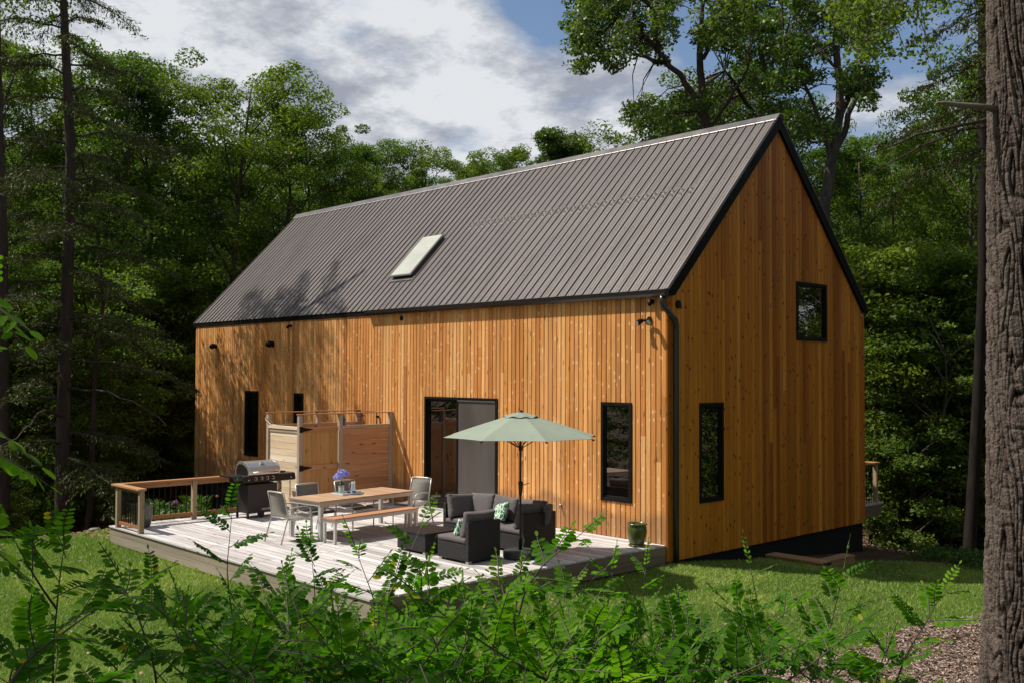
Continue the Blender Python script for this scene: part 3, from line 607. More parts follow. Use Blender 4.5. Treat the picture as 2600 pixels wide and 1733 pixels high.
# ------------------------------------------------------------------ furniture
def Rz(a): return Matrix.Rotation(a, 4, 'Z')
M['alu'] = mat('satin_aluminium', (.50, .48, .44), .38, .35, noise=(6, .12))
M['sling'] = mat('sling_fabric', (.20, .185, .165), .75, 0, .25, noise=(4, .12), bump=(220, .25))
M['teak'] = wood('teak', [(.43, .275, .17), (.39, .245, .145), (.47, .305, .19), (.41, .26, .155)], 0, .22, rough=.6)
M['teaky'] = wood('teak_lengthwise', [(.42, .215, .11), (.37, .18, .09)], 1, .22, rough=.6)
M['cream'] = mat('painted_frame', (.50, .50, .46), .45, .1, noise=(3, .1))
M['fabric'] = mat('cushion_fabric', (.135, .120, .120), .95, 0, .15, noise=(9, .12), bump=(260, .35))
def weave():
    m = bpy.data.materials.new('wicker'); m.use_nodes = True; nt = m.node_tree; p = nt.nodes['Principled BSDF']; tc = nd(nt, 'TexCoord')
    s = nd(nt, 'SeparateXYZ'); lk(nt, tc.outputs['Object'], s.inputs[0])
    u = math_(nt, 'MULTIPLY', math_(nt, 'ADD', s.outputs[0], s.outputs[1]), 230.0); v = math_(nt, 'MULTIPLY', s.outputs[2], 230.0)
    h = math_(nt, 'MULTIPLY', math_(nt, 'SINE', u), math_(nt, 'SINE', v))
    n = nd(nt, 'TexNoise', i_Scale=30.0, i_Detail=2.0); lk(nt, tc.outputs['Object'], n.inputs['Vector'])
    b = nd(nt, 'Bump', i_Strength=.9, i_Distance=.004); lk(nt, h, b.inputs['Height']); lk(nt, b.outputs[0], p.inputs['Normal'])
    lk(nt, ramp(nt, math_(nt, 'ADD', math_(nt, 'MULTIPLY', h, .25), n.outputs[0]), [(.35, (.003, .0025, .003)), (.8, (.024, .021, .022))]), p.inputs['Base Color'])
    p.inputs['Roughness'].default_value = .42; p.inputs['Specular IOR Level'].default_value = .4; return m
M['wicker'] = weave()

def cushion(name, wd, dp, th, mt, parent, mtx, puff=.03, seed=0, n=18, wr=.006):
    mb = MB(); vs = []; N = n+1; top = []; bot = []
    for k, sg in ((0, 1), (1, -1)):
        for j in range(N):
            for i in range(N):
                u = -1+2*i/n; v = -1+2*j/n; u2 = math.copysign(abs(u)**.75, u); v2 = math.copysign(abs(v)**.75, v)
                rr = 1-.035*(1-u2*u2)*abs(v2)**6-.0; 
                x = u2*wd/2*(1-.03*(1-v2*v2)*abs(u2)**8); y = v2*dp/2*(1-.03*(1-u2*u2)*abs(v2)**8)
                ed = max(abs(u2), abs(v2)); f = (1-abs(u2)**3.5)*(1-abs(v2)**3.5)
                z = th/2*(1-.28*ed**10)+puff*f**.7
                wn = float(vnoise((u2*wd+seed)*22, v2*dp*9+seed, seed))-.5; wn2 = float(vnoise((u2*wd+seed)*8, v2*dp*22+seed, seed+3))-.5
                z += wr*(wn*abs(v2)**2+wn2*abs(u2)**2)*2
                vs.append(mtx @ Vector((x, y, sg*z)))
    fs = []
    for j in range(n):
        for i in range(n):
            a = j*N+i; fs.append((a, a+1, a+N+1, a+N)); b = N*N+a; fs.append((b, b+N, b+N+1, b+1))
    ring = [i for i in range(N)]+[j*N+n for j in range(1, N)]+[n*N+i for i in range(n-1, -1, -1)]+[j*N for j in range(n-1, 0, -1)]
    for a, b in zip(ring, ring[1:]+ring[:1]): fs.append((a, a+N*N, b+N*N, b))
    mb.add(vs, fs); return mb.build(name, mt, parent, smooth=True)

# dining table
TR = R_(6); tb = empty('dining_table', (-4.97, -3.25, .0035), TR); tag(tb, 'long teak-topped dining table with pale metal legs', 'table')
mb = MB(); ns = 23; dy = 2.32/ns
for i in range(ns): mb.cur = rg.random(); mb.box(-.465, .465, -1.16+i*dy, -1.16+(i+1)*dy-.0035, .690, .712)
mb.build('tabletop', M['teak'], tb)
mb = MB(); [mb.box(*q) for q in ((-.45, -.42, -1.14, 1.14, .62, .689), (.42, .45, -1.14, 1.14, .62, .689), (-.4195, .4195, -1.14, -1.11, .62, .689), (-.4195, .4195, 1.11, 1.14, .62, .689))]; mb.build('frame', M['cream'], tb)
for x in (-1, 1):
    for y in (-1, 1): one('leg', M['cream'], tb, lambda b: b.box(x*.425-.035, x*.425+.035, y*1.10-.035, y*1.10+.035, 0, .6195), bevel=.004)
bn = empty('bench', (-4.22, -3.33, .0035), TR); tag(bn, 'long teak-topped bench drawn up beside the dining table', 'bench')
mb = MB()
for i in range(3): mb.cur = rg.random(); mb.box(-.18+i*.12, -.18+(i+1)*.12-.005, -1.03, 1.03, .425, .446)
mb.build('seat', M['teaky'], bn)
mb = MB(); [mb.box(*q) for q in ((-.165, -.14, -1.01, 1.01, .365, .4245), (.14, .165, -1.01, 1.01, .365, .4245), (-.1395, .1395, -1.01, -.985, .365, .4245), (-.1395, .1395, .985, 1.01, .365, .4245))]; mb.build('frame', M['cream'], bn)
for x in (-1, 1):
    for y in (-1, 1): one('leg', M['cream'], bn, lambda b: b.box(x*.142-.022, x*.142+.022, y*.985-.022, y*.985+.022, 0, .3645), bevel=.003)

def patio_chair():
    t = empty('patio_chair')
    for s in (-1, 1):
        mb = MB(); mb.tube([(-.36, s*.27, .0), (-.27, s*.265, .30), (-.225, s*.262, .43), (-.235, s*.26, .55), (-.27, s*.255, .72), (-.315, s*.25, .885)], .0135, 8); mb.build('back_frame', M['alu'], t, smooth=True)
        mb = MB(); mb.tube([(.25, s*.27, .0), (.245, s*.275, .3), (.235, s*.285, .52), (.215, s*.287, .595), (.165, s*.288, .628), (.05, s*.287, .632), (-.1, s*.28, .628), (-.235, s*.265, .60)], .0125, 8); mb.build('arm', M['alu'], t, smooth=True)
        mb = MB(); mb.tube([(-.225, s*.258, .415), (.0, s*.255, .395), (.2, s*.255, .405), (.245, s*.25, .40)], .012, 8); mb.build('seat_rail', M['alu'], t, smooth=True)
    mb = MB(); mb.tube([(-.315, -.25, .885), (-.322, -.12, .895), (-.322, .12, .895), (-.315, .25, .885)], .015, 8); mb.tube([(-.225, -.26, .43), (-.225, .26, .43)], .010, 8); mb.tube([(.24, -.26, .38), (.24, .26, .38)], .010, 8); mb.build('crosspiece', M['alu'], t, smooth=True)
    def strip(prof, w0, th=.006):
        mb = MB(); vs = []; n = len(prof)
        for (x, z) in prof: vs += [(x, -w0, z), (x, w0, z)]
        for (x, z) in prof: vs += [(x, -w0, z-th), (x, w0, z-th)]
        fs = []
        for i in range(n-1): a = 2*i; fs += [(a, a+1, a+3, a+2), (2*n+a, 2*n+a+2, 2*n+a+3, 2*n+a+1), (a, a+2, 2*n+a+2, 2*n+a), (a+1, 2*n+a+1, 2*n+a+3, a+3)]
        mb.add(vs, fs); return mb
    strip([(-.21, .425), (-.12, .405), (.0, .398), (.12, .405), (.22, .418), (.255, .41), (.27, .385)], .243).build('seat', M['sling'], t, smooth=True)
    strip([(-.232, .46), (-.238, .56), (-.262, .68), (-.29, .79), (-.316, .875)], .238, .012).build('backrest', M['sling'], t, smooth=True)
    return t
ch = patio_chair(); grp = 'sling patio chairs round the dining table'
CH = [(-4.86, -4.66, 90+2, 'grey sling armchair at the near end of the table, back to the lawn'), (-5.34, -3.82, 4, 'grey sling armchair on the far side of the table, nearer the grill'),
      (-5.38, -2.92, 8, 'grey sling armchair on the far side of the table, behind the hydrangea'), (-5.02, -1.80, -86+8, 'grey sling armchair at the table end nearest the sliding door')]
for i, (x, y, a, lab) in enumerate(CH):
    c = ch if i == 0 else copy_tree(ch)
    c.location = (x, y, .002); c.rotation_euler = (0, 0, R_(a)); tag(c, lab, 'chair', grp)

# things on the table
TZ = .7165
tr = empty('tray', (-5.02, -3.33, TZ), TR); tag(tr, 'white rectangular tray with blue and green bands on the table', 'tray')
mb = MB(); mb.box(-.15, .15, -.24, .24, 0, .008)
for q in ((-.17, -.15, -.26, .26, .0, .035), (.15, .17, -.26, .26, 0, .035), (-.1499, .1499, -.26, -.2405, 0, .035), (-.1499, .1499, .2405, .26, 0, .035)): mb.box(*q)
mt_ = mat('tray_enamel', (.62, .64, .62), .3); mb.build('tray_body', mt_, tr, bevel=.004)
mt2 = bpy.data.materials.new('tray_bands'); mt2.use_nodes = True; nt = mt2.node_tree; s_ = nd(nt, 'SeparateXYZ'); tc = nd(nt, 'TexCoord'); lk(nt, tc.outputs['Object'], s_.inputs[0])
lk(nt, ramp(nt, math_(nt, 'ADD', math_(nt, 'MULTIPLY', s_.outputs[1], 2.0), .5), [(.1, (.12, .4, .10)), (.35, (.2, .5, .45)), (.55, (.05, .16, .6)), (.8, (.1, .35, .65)), (1, (.6, .66, .62))]), nt.nodes['Principled BSDF'].inputs['Base Color']); nt.nodes['Principled BSDF'].inputs['Roughness'].default_value = .3
one('tray_inlay', mt2, tr, lambda b: b.box(-.148, .148, -.238, .238, .0085, .0095))
def clear_glass(name, c):
    m = bpy.data.materials.new(name); m.use_nodes = True; p = m.node_tree.nodes['Principled BSDF']; p.inputs['Base Color'].default_value = c+(1,); p.inputs['Roughness'].default_value = .05
    p.inputs['Alpha'].default_value = .42; p.inputs['Specular IOR Level'].default_value = .9; return m
M['clear'] = clear_glass('clear_glass', (.75, .78, .72))
vx, vy = -5.07, -3.44; zb = TZ+.010
mb = MB(); mb.lathe([(.0, .002), (.052, .002), (.055, .02), (.055, .155), (.052, .155), (.052, .02), (0, .012)], (vx, vy, zb), 20); v_ = mb.build('vase', M['clear'], smooth=True); tag(v_, 'clear glass vase holding the blue hydrangea on the tray', 'vase')
hy = empty('hydrangea', (vx, vy, zb+.015)); tag(hy, 'large violet-blue hydrangea bloom in the vase on the table', 'flower')
mb = MB(); mb.tube([(0, 0, 0), (.01, .0, .12), (.0, .01, .2), (0, .01, .26)], .006, 6); mb.tube([(.02, .01, 0), (-.01, .0, .12), (-.02, .02, .24)], .005, 6)
for a in (0, 1.8, 3.4, 4.9): c_, s2 = math.cos(a), math.sin(a); mb.add([(0, 0, .15), (.05*c_-.025*s2, .05*s2+.025*c_, .18), (.10*c_, .10*s2, .16), (.05*c_+.025*s2, .05*s2-.025*c_, .18)], [(0, 1, 2, 3)])
mb.build('stalk', M['plant'], hy, fix=False)
mfl = leafmat('hydrangea_petal', (.22, .24, .62), (.36, .39, .84), (.60, .63, .95), trans=.3, tinted=False, gloss=.05)
q = np.random.default_rng(3); V = []; Fq = []; Rn = []
for k in range(900):
    d = q.normal(size=3); d /= np.linalg.norm(d); d[2] = abs(d[2])*1.0-.25 if d[2] < 0 else d[2]
    cl = [(0, 0, .31, .12), (.03, .055, .335, .09), (-.03, -.06, .285, .09), (.02, .01, .36, .09)][k % 4]
    p = np.array(cl[:3])+d*cl[3]*q.uniform(.82, 1.06); nn = d+q.normal(size=3)*.4; nn /= np.linalg.norm(nn); a = np.cross(nn, q.normal(size=3)); a /= np.linalg.norm(a); b = np.cross(nn, a); s = .0125
    i0 = len(V); V += [p+a*s, p+b*s, p-a*s, p-b*s]; Fq.append((i0, i0+1, i0+2, i0+3)); Rn += [q.random()]*4
npmesh('bloom', V, Fq, mfl, hy, rnd=Rn)
mb = MB(); mb.lathe([(0, .002), (.042, .002), (.045, .02), (.037, .14), (.040, .20), (.037, .20), (.034, .14), (.042, .02), (0, .01)], (-5.13, -3.13, zb), 20); jug = mb.build('glass_jug', M['clear'], smooth=True); tag(jug, 'tall clear glass jug with a handle standing on the tray', 'jug')
mb = MB(); mb.tube([(-5.13, -3.167, zb+.18), (-5.13, -3.22, zb+.17), (-5.13, -3.225, zb+.09), (-5.13, -3.172, zb+.05)], .006, 8); mb.build('handle', M['clear'], jug, smooth=True)
for (x, y, c, lab) in ((-5.03, -3.30, (.35, .2, .17), 'small pinkish glass bowl on the tray beside the vase'), (-4.98, -3.21, (.04, .12, .6), 'small cobalt blue glass bowl in the middle of the tray'), (-4.95, -3.12, (.25, .55, .45), 'small pale green glass bowl on the tray by the jug')):
    mb = MB(); mb.lathe([(0, .001), (.024, .001), (.038, .022), (.040, .045), (.036, .045), (.033, .022), (0, .008)], (x, y, zb), 16)
    b = mb.build('glass_bowl', mat('coloured_glass', c, .1, 0, .9), smooth=True); tag(b, lab, 'bowl', 'coloured bowls on the tray')

# wicker lounge set
def wbox(nm, parent, *q): mb = MB(); mb.box(*q); return mb.build(nm, M['wicker'], parent, bevel=.006)
sofa = empty('wicker_sofa', (-2.08, -2.15, .003)); tag(sofa, 'dark wicker corner sofa with grey cushions in front of the wall', 'sofa')
HW = 1.06; wbox('base', sofa, -HW+.07, HW-.07, -.38, .31, .04, .30)
wbox('back_panel', sofa, -HW+.0705, HW-.0705, .311, .38, .04, .66); wbox('arm_panel', sofa, -HW, -HW+.0695, -.38, .38, .04, .66); wbox('arm_panel', sofa, HW-.0695, HW, -.38, .38, .04, .66)
for x in (-HW+.05, -.35, .35, HW-.05):
    for y in (-.33, .33): one('foot', M['bright'], sofa, lambda b: b.box(x-.03, x+.03, y-.03, y+.03, 0, .0395))
T = Matrix.Translation
for k, x in enumerate((-.66, 0, .66)): cushion('seat_cushion', .655, .66, .095, M['fabric'], sofa, T((x, -.045, .352)), puff=.012, seed=k+1, wr=.003)
def backc(parent, x, y, z, yaw, lean, wd=.62, h=.42, th=.11, seed=0, puff=.035, nm='back_cushion', mt=None, tilt=0):
    return cushion(nm, wd, h, th, mt or M['fabric'], parent, T((x, y, z)) @ Rz(yaw) @ Matrix.Rotation(R_(90-lean), 4, 'X') @ Matrix.Rotation(tilt, 4, 'Z'), puff=puff, seed=seed, wr=.012)
for k, (x, tl) in enumerate(((-.62, .06), (.0, -.04), (.64, .03))): backc(sofa, x, .20, .615, R_(0), 14, seed=5+k, tilt=tl)
backc(sofa, -.90, -.10, .60, R_(90), 14, wd=.56, h=.42, seed=9, tilt=-.08); backc(sofa, .87, -.08, .60, R_(-90), 16, wd=.56, h=.42, seed=11, tilt=.05)
backc(sofa, .99, .24, .60, R_(-60), 5, wd=.30, h=.34, th=.08, seed=13)
mb = bpy.data.materials.new('leaf_print'); mb.use_nodes = True; nt = mb.node_tree; tc = nd(nt, 'TexCoord'); vo = nd(nt, 'TexVoronoi', feature='DISTANCE_TO_EDGE', i_Scale=17.0); lk(nt, vmath(nt, 'MULTIPLY', tc.outputs['Object'], (1, 1, .6)), vo.inputs['Vector'])
nz = nd(nt, 'TexNoise', i_Scale=14.0); lk(nt, tc.outputs['Object'], nz.inputs['Vector'])
c = ramp(nt, nz.outputs[0], [(.40, (.02, .16, .05)), (.5, (.03, .30, .07)), (.56, (.02, .06, .22)), (.62, (.03, .22, .06))], 'CONSTANT'); lk(nt, mixc(nt, ramp(nt, vo.outputs['Distance'], [(.06, 0), (.10, 1)]), (.72, .75, .70), c), nt.nodes['Principled BSDF'].inputs['Base Color']); nt.nodes['Principled BSDF'].inputs['Roughness'].default_value = .9; M['print'] = mb
tp = backc(None, -2.00, -2.16, .565, R_(-22), 24, wd=.42, h=.34, th=.06, seed=20, puff=.05, nm='throw_pillow', mt=M['print'], tilt=.25); tag(tp, 'green and white leaf-print pillow lying on the long wicker sofa', 'pillow')
wc = empty('wicker_chair', (-1.36, -3.45, .003)); tag(wc, 'armless dark wicker lounge chair turned towards the low wicker table', 'chair')
wbox('base', wc, -.38, .31, -.345, .345, .04, .30); wbox('back_panel', wc, .311, .38, -.345, .345, .04, .655)
for x in (-.33, .33):
    for y in (-.29, .29): one('foot', M['bright'], wc, lambda b: b.box(x-.035, x+.035, y-.035, y+.035, 0, .0395))
cushion('seat_cushion', .68, .68, .095, M['fabric'], wc, T((-.04, 0, .352)), puff=.01, seed=15, wr=.003)
backc(wc, .215, 0, .60, R_(-90), 13, wd=.62, h=.40, seed=16, tilt=.02)
tp = backc(None, -1.36, -3.58, .53, R_(-80), 18, wd=.30, h=.27, th=.05, seed=22, puff=.045, nm='throw_pillow', mt=M['print'], tilt=.1); tag(tp, 'small green leaf-print pillow propped on the armless wicker chair', 'pillow')
ct = empty('wicker_table', (-2.47, -3.42, .003)); tag(ct, 'low square dark wicker coffee table', 'coffee table')
wbox('table_body', ct, -.38, .38, -.36, .36, .04, .325); wbox('table_top', ct, -.395, .395, -.375, .375, .3255, .352)
for x in (-.33, .33):
    for y in (-.31, .31): one('foot', M['bright'], ct, lambda b: b.box(x-.03, x+.03, y-.03, y+.03, 0, .0395))

# umbrella
M['canopy'] = leafmat('canopy_cloth', (.27, .36, .27), (.27, .36, .27), (.27, .36, .27), trans=.3, rough=.9, gloss=.1)
M['canopy'].node_tree.nodes['Mix'].inputs[0].default_value = 0.0
mc = mat('canopy_fabric', (.245, .285, .225), .9, 0, .1, noise=(3, .06)); M['canopy'] = mc
M['bronze'] = mat('bronze_pole', (.035, .028, .018), .4, .5, .5)
UX, UY = -.88, -2.75; um = empty('garden_umbrella', (UX, UY, .0)); tag(um, 'open sage green market umbrella over the lounge seats', 'umbrella')
Td = Vector((.7276, -.6859, 0)); Rd = Vector((.6859, .7276, 0)); RR, ZR, ZA = 1.31, 1.985, 2.335
angs = [R_(-73+45*k) for k in range(8)]
def rimp(a, r=1.0): return (Td*math.cos(a)+Rd*math.sin(a))*RR*r
mb = MB(); nn = 10; rings = []
for j in range(nn+1):
    t = j/nn; row = []
    for k in range(8):
        p0, p1 = rimp(angs[k]), rimp(angs[(k+1) % 8])
        for i in range(6):
            f = i/6; p = p0.lerp(p1, f)*(.12+.88*t) if t > 0 else p0.lerp(p1, f)*.12
            sag = 4*f*(1-f); inn = 1-.05*sag*t**3
            z = ZA-(ZA-ZR)*(t*.93+.07*t*t)-.018*sag*t*(1-t)*2-(.0 if t < 1 else 0)
            row.append((p.x*inn, p.y*inn, z))
    rings.append(row)
vs = [p for r in rings for p in r]; nr_ = 48
mb.add(vs, [(j*nr_+k, (j+1)*nr_+k, (j+1)*nr_+(k+1) % nr_, j*nr_+(k+1) % nr_) for j in range(nn) for k in range(nr_)]); cano = mb.build('canopy', mc, um, fix=False)
sm = cano.modifiers.new('thick', 'SOLIDIFY'); sm.thickness = .004
mb = MB(); vs = []
for j in range(5):
    t = j/4
    for k in range(48):
        a = 2*math.pi*k/48; r = .02+.27*t; z = 2.385-.062*t-.014*(1+math.cos(k*math.pi/3+.6))*t**3+.006*math.sin(a*5)*t; vs.append((r*math.cos(a), r*math.sin(a), z))
mb.add(vs, [(j*48+k, (j+1)*48+k, (j+1)*48+(k+1) % 48, j*48+(k+1) % 48) for j in range(4) for k in range(48)]); v_ = mb.build('canopy_vent', mc, um, fix=False); v_.modifiers.new('thick', 'SOLIDIFY').thickness = .004
mb = MB(); mb.lathe([(0, .045), (.022, .045), (.03, .03), (.045, .015), (.05, 0), (.05, -.01), (0, -.01)], (0, 0, 2.372), 16); mb.build('finial', M['black'], um, smooth=True)
mb = MB(); mb.tube([(0, 0, .15), (0, 0, 1.2)], .019, 12); mb.tube([(0, 0, 1.2), (0, 0, 2.36)], .017, 12); mb.build('pole', M['bronze'], um, smooth=True)
mb = MB(); mb.lathe([(.02, .0), (.026, .0), (.038, .17), (.042, .20), (.03, .215), (.02, .22)], (0, 0, 1.03), 14); cr = mb.build('crank_housing', M['bronze'], um, smooth=True)
mb = MB(); p1 = Rd*.05; p2 = Rd*.12; mb.tube([Rd*.03+Vector((0, 0, 1.19)), p1+Vector((0, 0, 1.19)), p2+Vector((0, 0, 1.215)), Rd*.15+Vector((0, 0, 1.215))], .007, 6); mb.build('crank_handle', M['bronze'], cr)
for a in angs:
    p = rimp(a, .985); mb = MB(); mb.bar((0, 0, ZA-.02), (p.x, p.y, ZR-.012), .012, .016); mb.bar((p.x*.5, p.y*.5, (ZA+ZR)/2-.02), (0, 0, 1.78), .009, .012); mb.build('rib', M['bronze'], um)
    mb = MB(); mb.tube([(p.x*1.0, p.y*1.0, ZR-.018), (p.x*1.02, p.y*1.02, ZR-.02)], .014, 8); mb.build('rib_tip', M['black'], um)
mb = MB(); mb.tube([(0, 0, 1.75), (0, 0, 1.81)], .035, 12); mb.build('runner', M['bronze'], um)
ub = empty('umbrella_base', (UX, UY, .003)); tag(ub, 'round black weighted base holding the green umbrella', 'umbrella base')
mb = MB(); mb.lathe([(0, 0), (.27, 0), (.285, .02), (.285, .105), (.27, .122), (.06, .13), (.0, .13)], n=40); mb.build('weight', mat('black_plastic', (.03, .03, .032), .6, noise=(8, .2), bump=(30, .3)), ub, smooth=False)
mb = MB(); mb.lathe([(.0205, .131), (.03, .131), (.03, .32), (.026, .33), (.0205, .33)], n=16); mb.build('sleeve', M['black'], ub, smooth=True)
mb = MB(); mb.tube([(.03, 0, .28), (.06, 0, .28)], .008, 6); mb.tube([(.06, 0, .255), (.06, 0, .305)], .006, 6); mb.build('knob', M['black'], ub)

# pots
def glazed(name, c1, c2): m = mat(name, c1, .22, 0, .7, noise=(5, .35)); return m
pt = empty('glazed_pot', (-.31, -.46, .004)); tag(pt, 'olive green glazed planter at the deck corner beside the downspout', 'planter')
mb = MB(); mb.lathe([(0, .03), (.115, .03), (.135, .06), (.165, .16), (.178, .25), (.172, .33), (.160, .365), (.178, .372), (.184, .388), (.178, .402), (.160, .402), (.152, .38), (.150, .30), (.0, .29)], n=40); mb.build('pot_body', glazed('olive_glaze', (.085, .10, .018), 0), pt, smooth=True)
mb = MB(); mb.lathe([(0, .0), (.14, 0), (.155, .022), (.148, .029), (0, .029)], n=36); mb.build('saucer', glazed('olive_glaze_dark', (.06, .07, .015), 0), pt, smooth=True)
pt = empty('tall_planter', (-8.18, -5.96, .004)); tag(pt, 'grey-green tall planter behind the railing at the deck corner', 'planter')
mb = MB(); mb.lathe([(0, .0), (.14, 0), (.16, .05), (.195, .22), (.205, .38), (.205, .42), (.215, .43), (.215, .45), (.20, .45), (.19, .40), (0, .38)], n=36); mb.build('pot_body', glazed('grey_glaze', (.055, .065, .048), 0), pt, smooth=True)

# grill
gr = empty('gas_grill', (-7.98, -3.58, .003), R_(3)); tag(gr, 'black gas grill with a stainless steel lid on the deck', 'grill')
M['steel'] = mat('stainless', (.62, .58, .52), .3, .85, .5, noise=(30, .06, (1, .05, 1))); M['gblack'] = mat('grill_enamel', (.009, .008, .008), .38, .1, .5)
mb = MB(); mb.prism([(-.24, .11), (.20, .11), (.20, .70), (-.24, .70)], 1, -.35, .35); cab = mb.build('cabinet', mat('grill_cabinet', (.016, .012, .012), .5), gr, bevel=.008)
for y in (-.34, .34):
    for x in (-.22, .18): one('leg', M['gblack'], gr, lambda b: b.box(x-.02, x+.02, y-.02, y+.02, (.0 if y < 0 else .08), .1095))
mb = MB(); vs = [(.27, .74), (.30, .76), (.275, .885), (.22, .895), (-.26, .895), (-.26, .735), (.2, .735)]; mb.prism([(a, b) for a, b in vs], 1, -.52, .74); pan = mb.build('control_panel', M['gblack'], gr, bevel=.006)
lp = [(.255, .896), (.262, .985), (.22, 1.06), (.13, 1.13), (.02, 1.163), (-.12, 1.163), (-.21, 1.10), (-.25, .99), (-.25, .896)]
mb = MB(); mb.prism(lp, 1, -.345, .345); lid = mb.build('lid', M['steel'], gr, bevel=.006)
lp2 = [(x*1.03, .896+(z-.896)*1.035) for x, z in lp]
for y0, y1 in ((-.375, -.3455), (.3455, .375)):
    mb = MB(); mb.prism(lp2, 1, y0, y1); ec = mb.build('lid_end', M['steel'], lid, bevel=.004)
mb = MB(); mb.prism([(x*.86, .9+(z-.896)*.8) for x, z in lp], 1, -.379, -.3755); mb.build('end_panel', M['gblack'], lid)
mb = MB(); mb.tube([(.31, -.29, .945), (.31, .29, .945)], .012, 10); mb.tube([(.26, -.27, .945), (.31, -.27, .945)], .009, 8); mb.tube([(.26, .27, .945), (.31, .27, .945)], .009, 8); mb.build('handle', M['bright'], lid, smooth=True)
nrm = Vector((.07, 0, .09)).normalized(); c0 = Vector((.155, 0, 1.118))
mb = MB(); mb.tube([c0, c0+nrm*.02], .042, 18); th_ = mb.build('thermometer', M['bright'], lid)
mb = MB(); mb.tube([c0+nrm*.0205, c0+nrm*.022], .031, 18); mb.build('dial', mat('dial_face', (.2, .2, .2), .3), th_)
pn = Vector((.98, 0, .19)).normalized()
for y in (-.225, -.085, .05, .185):
    c1 = Vector((.288, y, .825)); mb = MB(); mb.tube([c1, c1+pn*.012], .037, 18); k_ = mb.build('knob', M['bright'], pan)
    mb = MB(); mb.tube([c1+pn*.0125, c1+pn*.035], .026, 14); mb.build('knob_dial', M['gblack'], k_)
    mb = MB(); mb.bar(c1+pn*.04+Vector((0, -.0, .022)), c1+pn*.04-Vector((0, 0, .022)), .012, .01, up=(1, 0, 0)); mb.build('knob_grip', M['bright'], k_)
for y, z in ((-.40, .80), (.62, .80)):
    mb = MB(); c1 = Vector((.29, y, z)); mb.tube([c1, c1+pn*.02], .016, 12); mb.build('igniter', M['bright'], pan)
mb = MB(); mb.box(-.26, .24, -.74, -.521, .865, .895); mb.prism([(.2402, .865), (.285, .80), (.29, .84), (.2402, .895)], 1, -.74, -.521); mb.build('side_shelf', M['gblack'], gr)
mb = MB(); mb.tube([(.0, .56, .8955), (.0, .56, .915)], .10, 20); mb.tube([(.05, .5, .918), (-.05, .62, .918)], .006, 6); mb.tube([(-.05, .5, .918), (.05, .62, .918)], .006, 6); mb.build('side_burner', M['black'], gr)
for y in (-.02, .30):
    mb = MB(); mb.tube([(.14, y, .075), (.19, y, .075)], .072, 20); w_ = mb.build('wheel', mat('tyre', (.02, .02, .02), .8), gr, bevel=.008)
    mb = MB(); mb.tube([(.191, y, .075), (.196, y, .075)], .03, 14); mb.build('hub', M['gblack'], w_)
mb = MB(); mb.tube([(.1, .44, .73), (.12, .50, .66), (.12, .49, .56), (.08, .42, .50), (.05, .37, .48)], .009, 8); mb.build('gas_hose', M['black'], gr, smooth=True)
mb = MB(); mb.tube([(.24, .64, .73), (.24, .64, .30)], .009, 8); mb.tube([(.24, .64, .30), (.22, .66, .27), (.24, .68, .3)], .007, 6); mb.build('hanging_tool', M['black'], gr)
cu = bpy.data.curves.new('lettering', 'FONT'); cu.body = 'NEXGRILL'; cu.size = .062; cu.extrude = .001; cu.align_x = 'CENTER'
to = bpy.data.objects.new('lettering', cu); col.objects.link(to); bpy.context.view_layer.update()
me = bpy.data.meshes.new_from_object(to); bpy.data.objects.remove(to); to = bpy.data.objects.new('lettering', me); col.objects.link(to); me.materials.clear(); me.materials.append(M['bright']); to.parent = cab
to.matrix_local = Matrix.Translation((.2015, .12, .155)) @ Matrix(((0, 0, 1, 0), (1, 0, 0, 0), (0, 1, 0, 0), (0, 0, 0, 1)))
# ------------------------------------------------------------------ vegetation
def unit(v): return v/np.maximum(np.linalg.norm(v, axis=-1, keepdims=True), 1e-9)
def leaf_cloud(q, C, Rad, per, flat, size, up=.6, droop=0.0, aspect=.55, hollow=.35):
    """kite-shaped leaves around cluster centres C with radii Rad"""
    C = np.repeat(C, per, 0); Rd_ = np.repeat(Rad, per); n = len(C)
    d = unit(q.normal(size=(n, 3))); r = Rd_*(hollow+(1-hollow)*q.random(n)**.6)
    P = C+d*r[:, None]*np.array([1, 1, flat]); P[:, 2] -= droop*r
    N = unit(q.normal(size=(n, 3))*.75+d*.35+np.array([0, 0, up])); A = unit(np.cross(N, q.normal(size=(n, 3)))); B = np.cross(N, A)
    s = (size*q.uniform(.6, 1.25, n))[:, None]
    V = np.stack([P+A*s*.5, P+B*s*aspect*.5+A*s*.06, P-A*s*.5, P-B*s*aspect*.5+A*s*.06], 1).reshape(-1, 3)
    F = np.arange(4*n).reshape(-1, 4)
    cl = np.repeat(q.random(len(Rad)), per)
    return V, F, np.repeat(np.clip(.25*cl+.75*q.random(n), 0, 1), 4)
def limb_path(a, b, q, k=5, wob=.06, sag=0.0):
    a = np.array(a, float); b = np.array(b, float); L_ = np.linalg.norm(b-a); pts = []
    o = q.normal(size=3)*L_*wob
    for i in range(k+1):
        t = i/k; pts.append(a+(b-a)*t+o*math.sin(math.pi*t)+np.array([0, 0, sag*L_*math.sin(math.pi*t)]))
    return pts
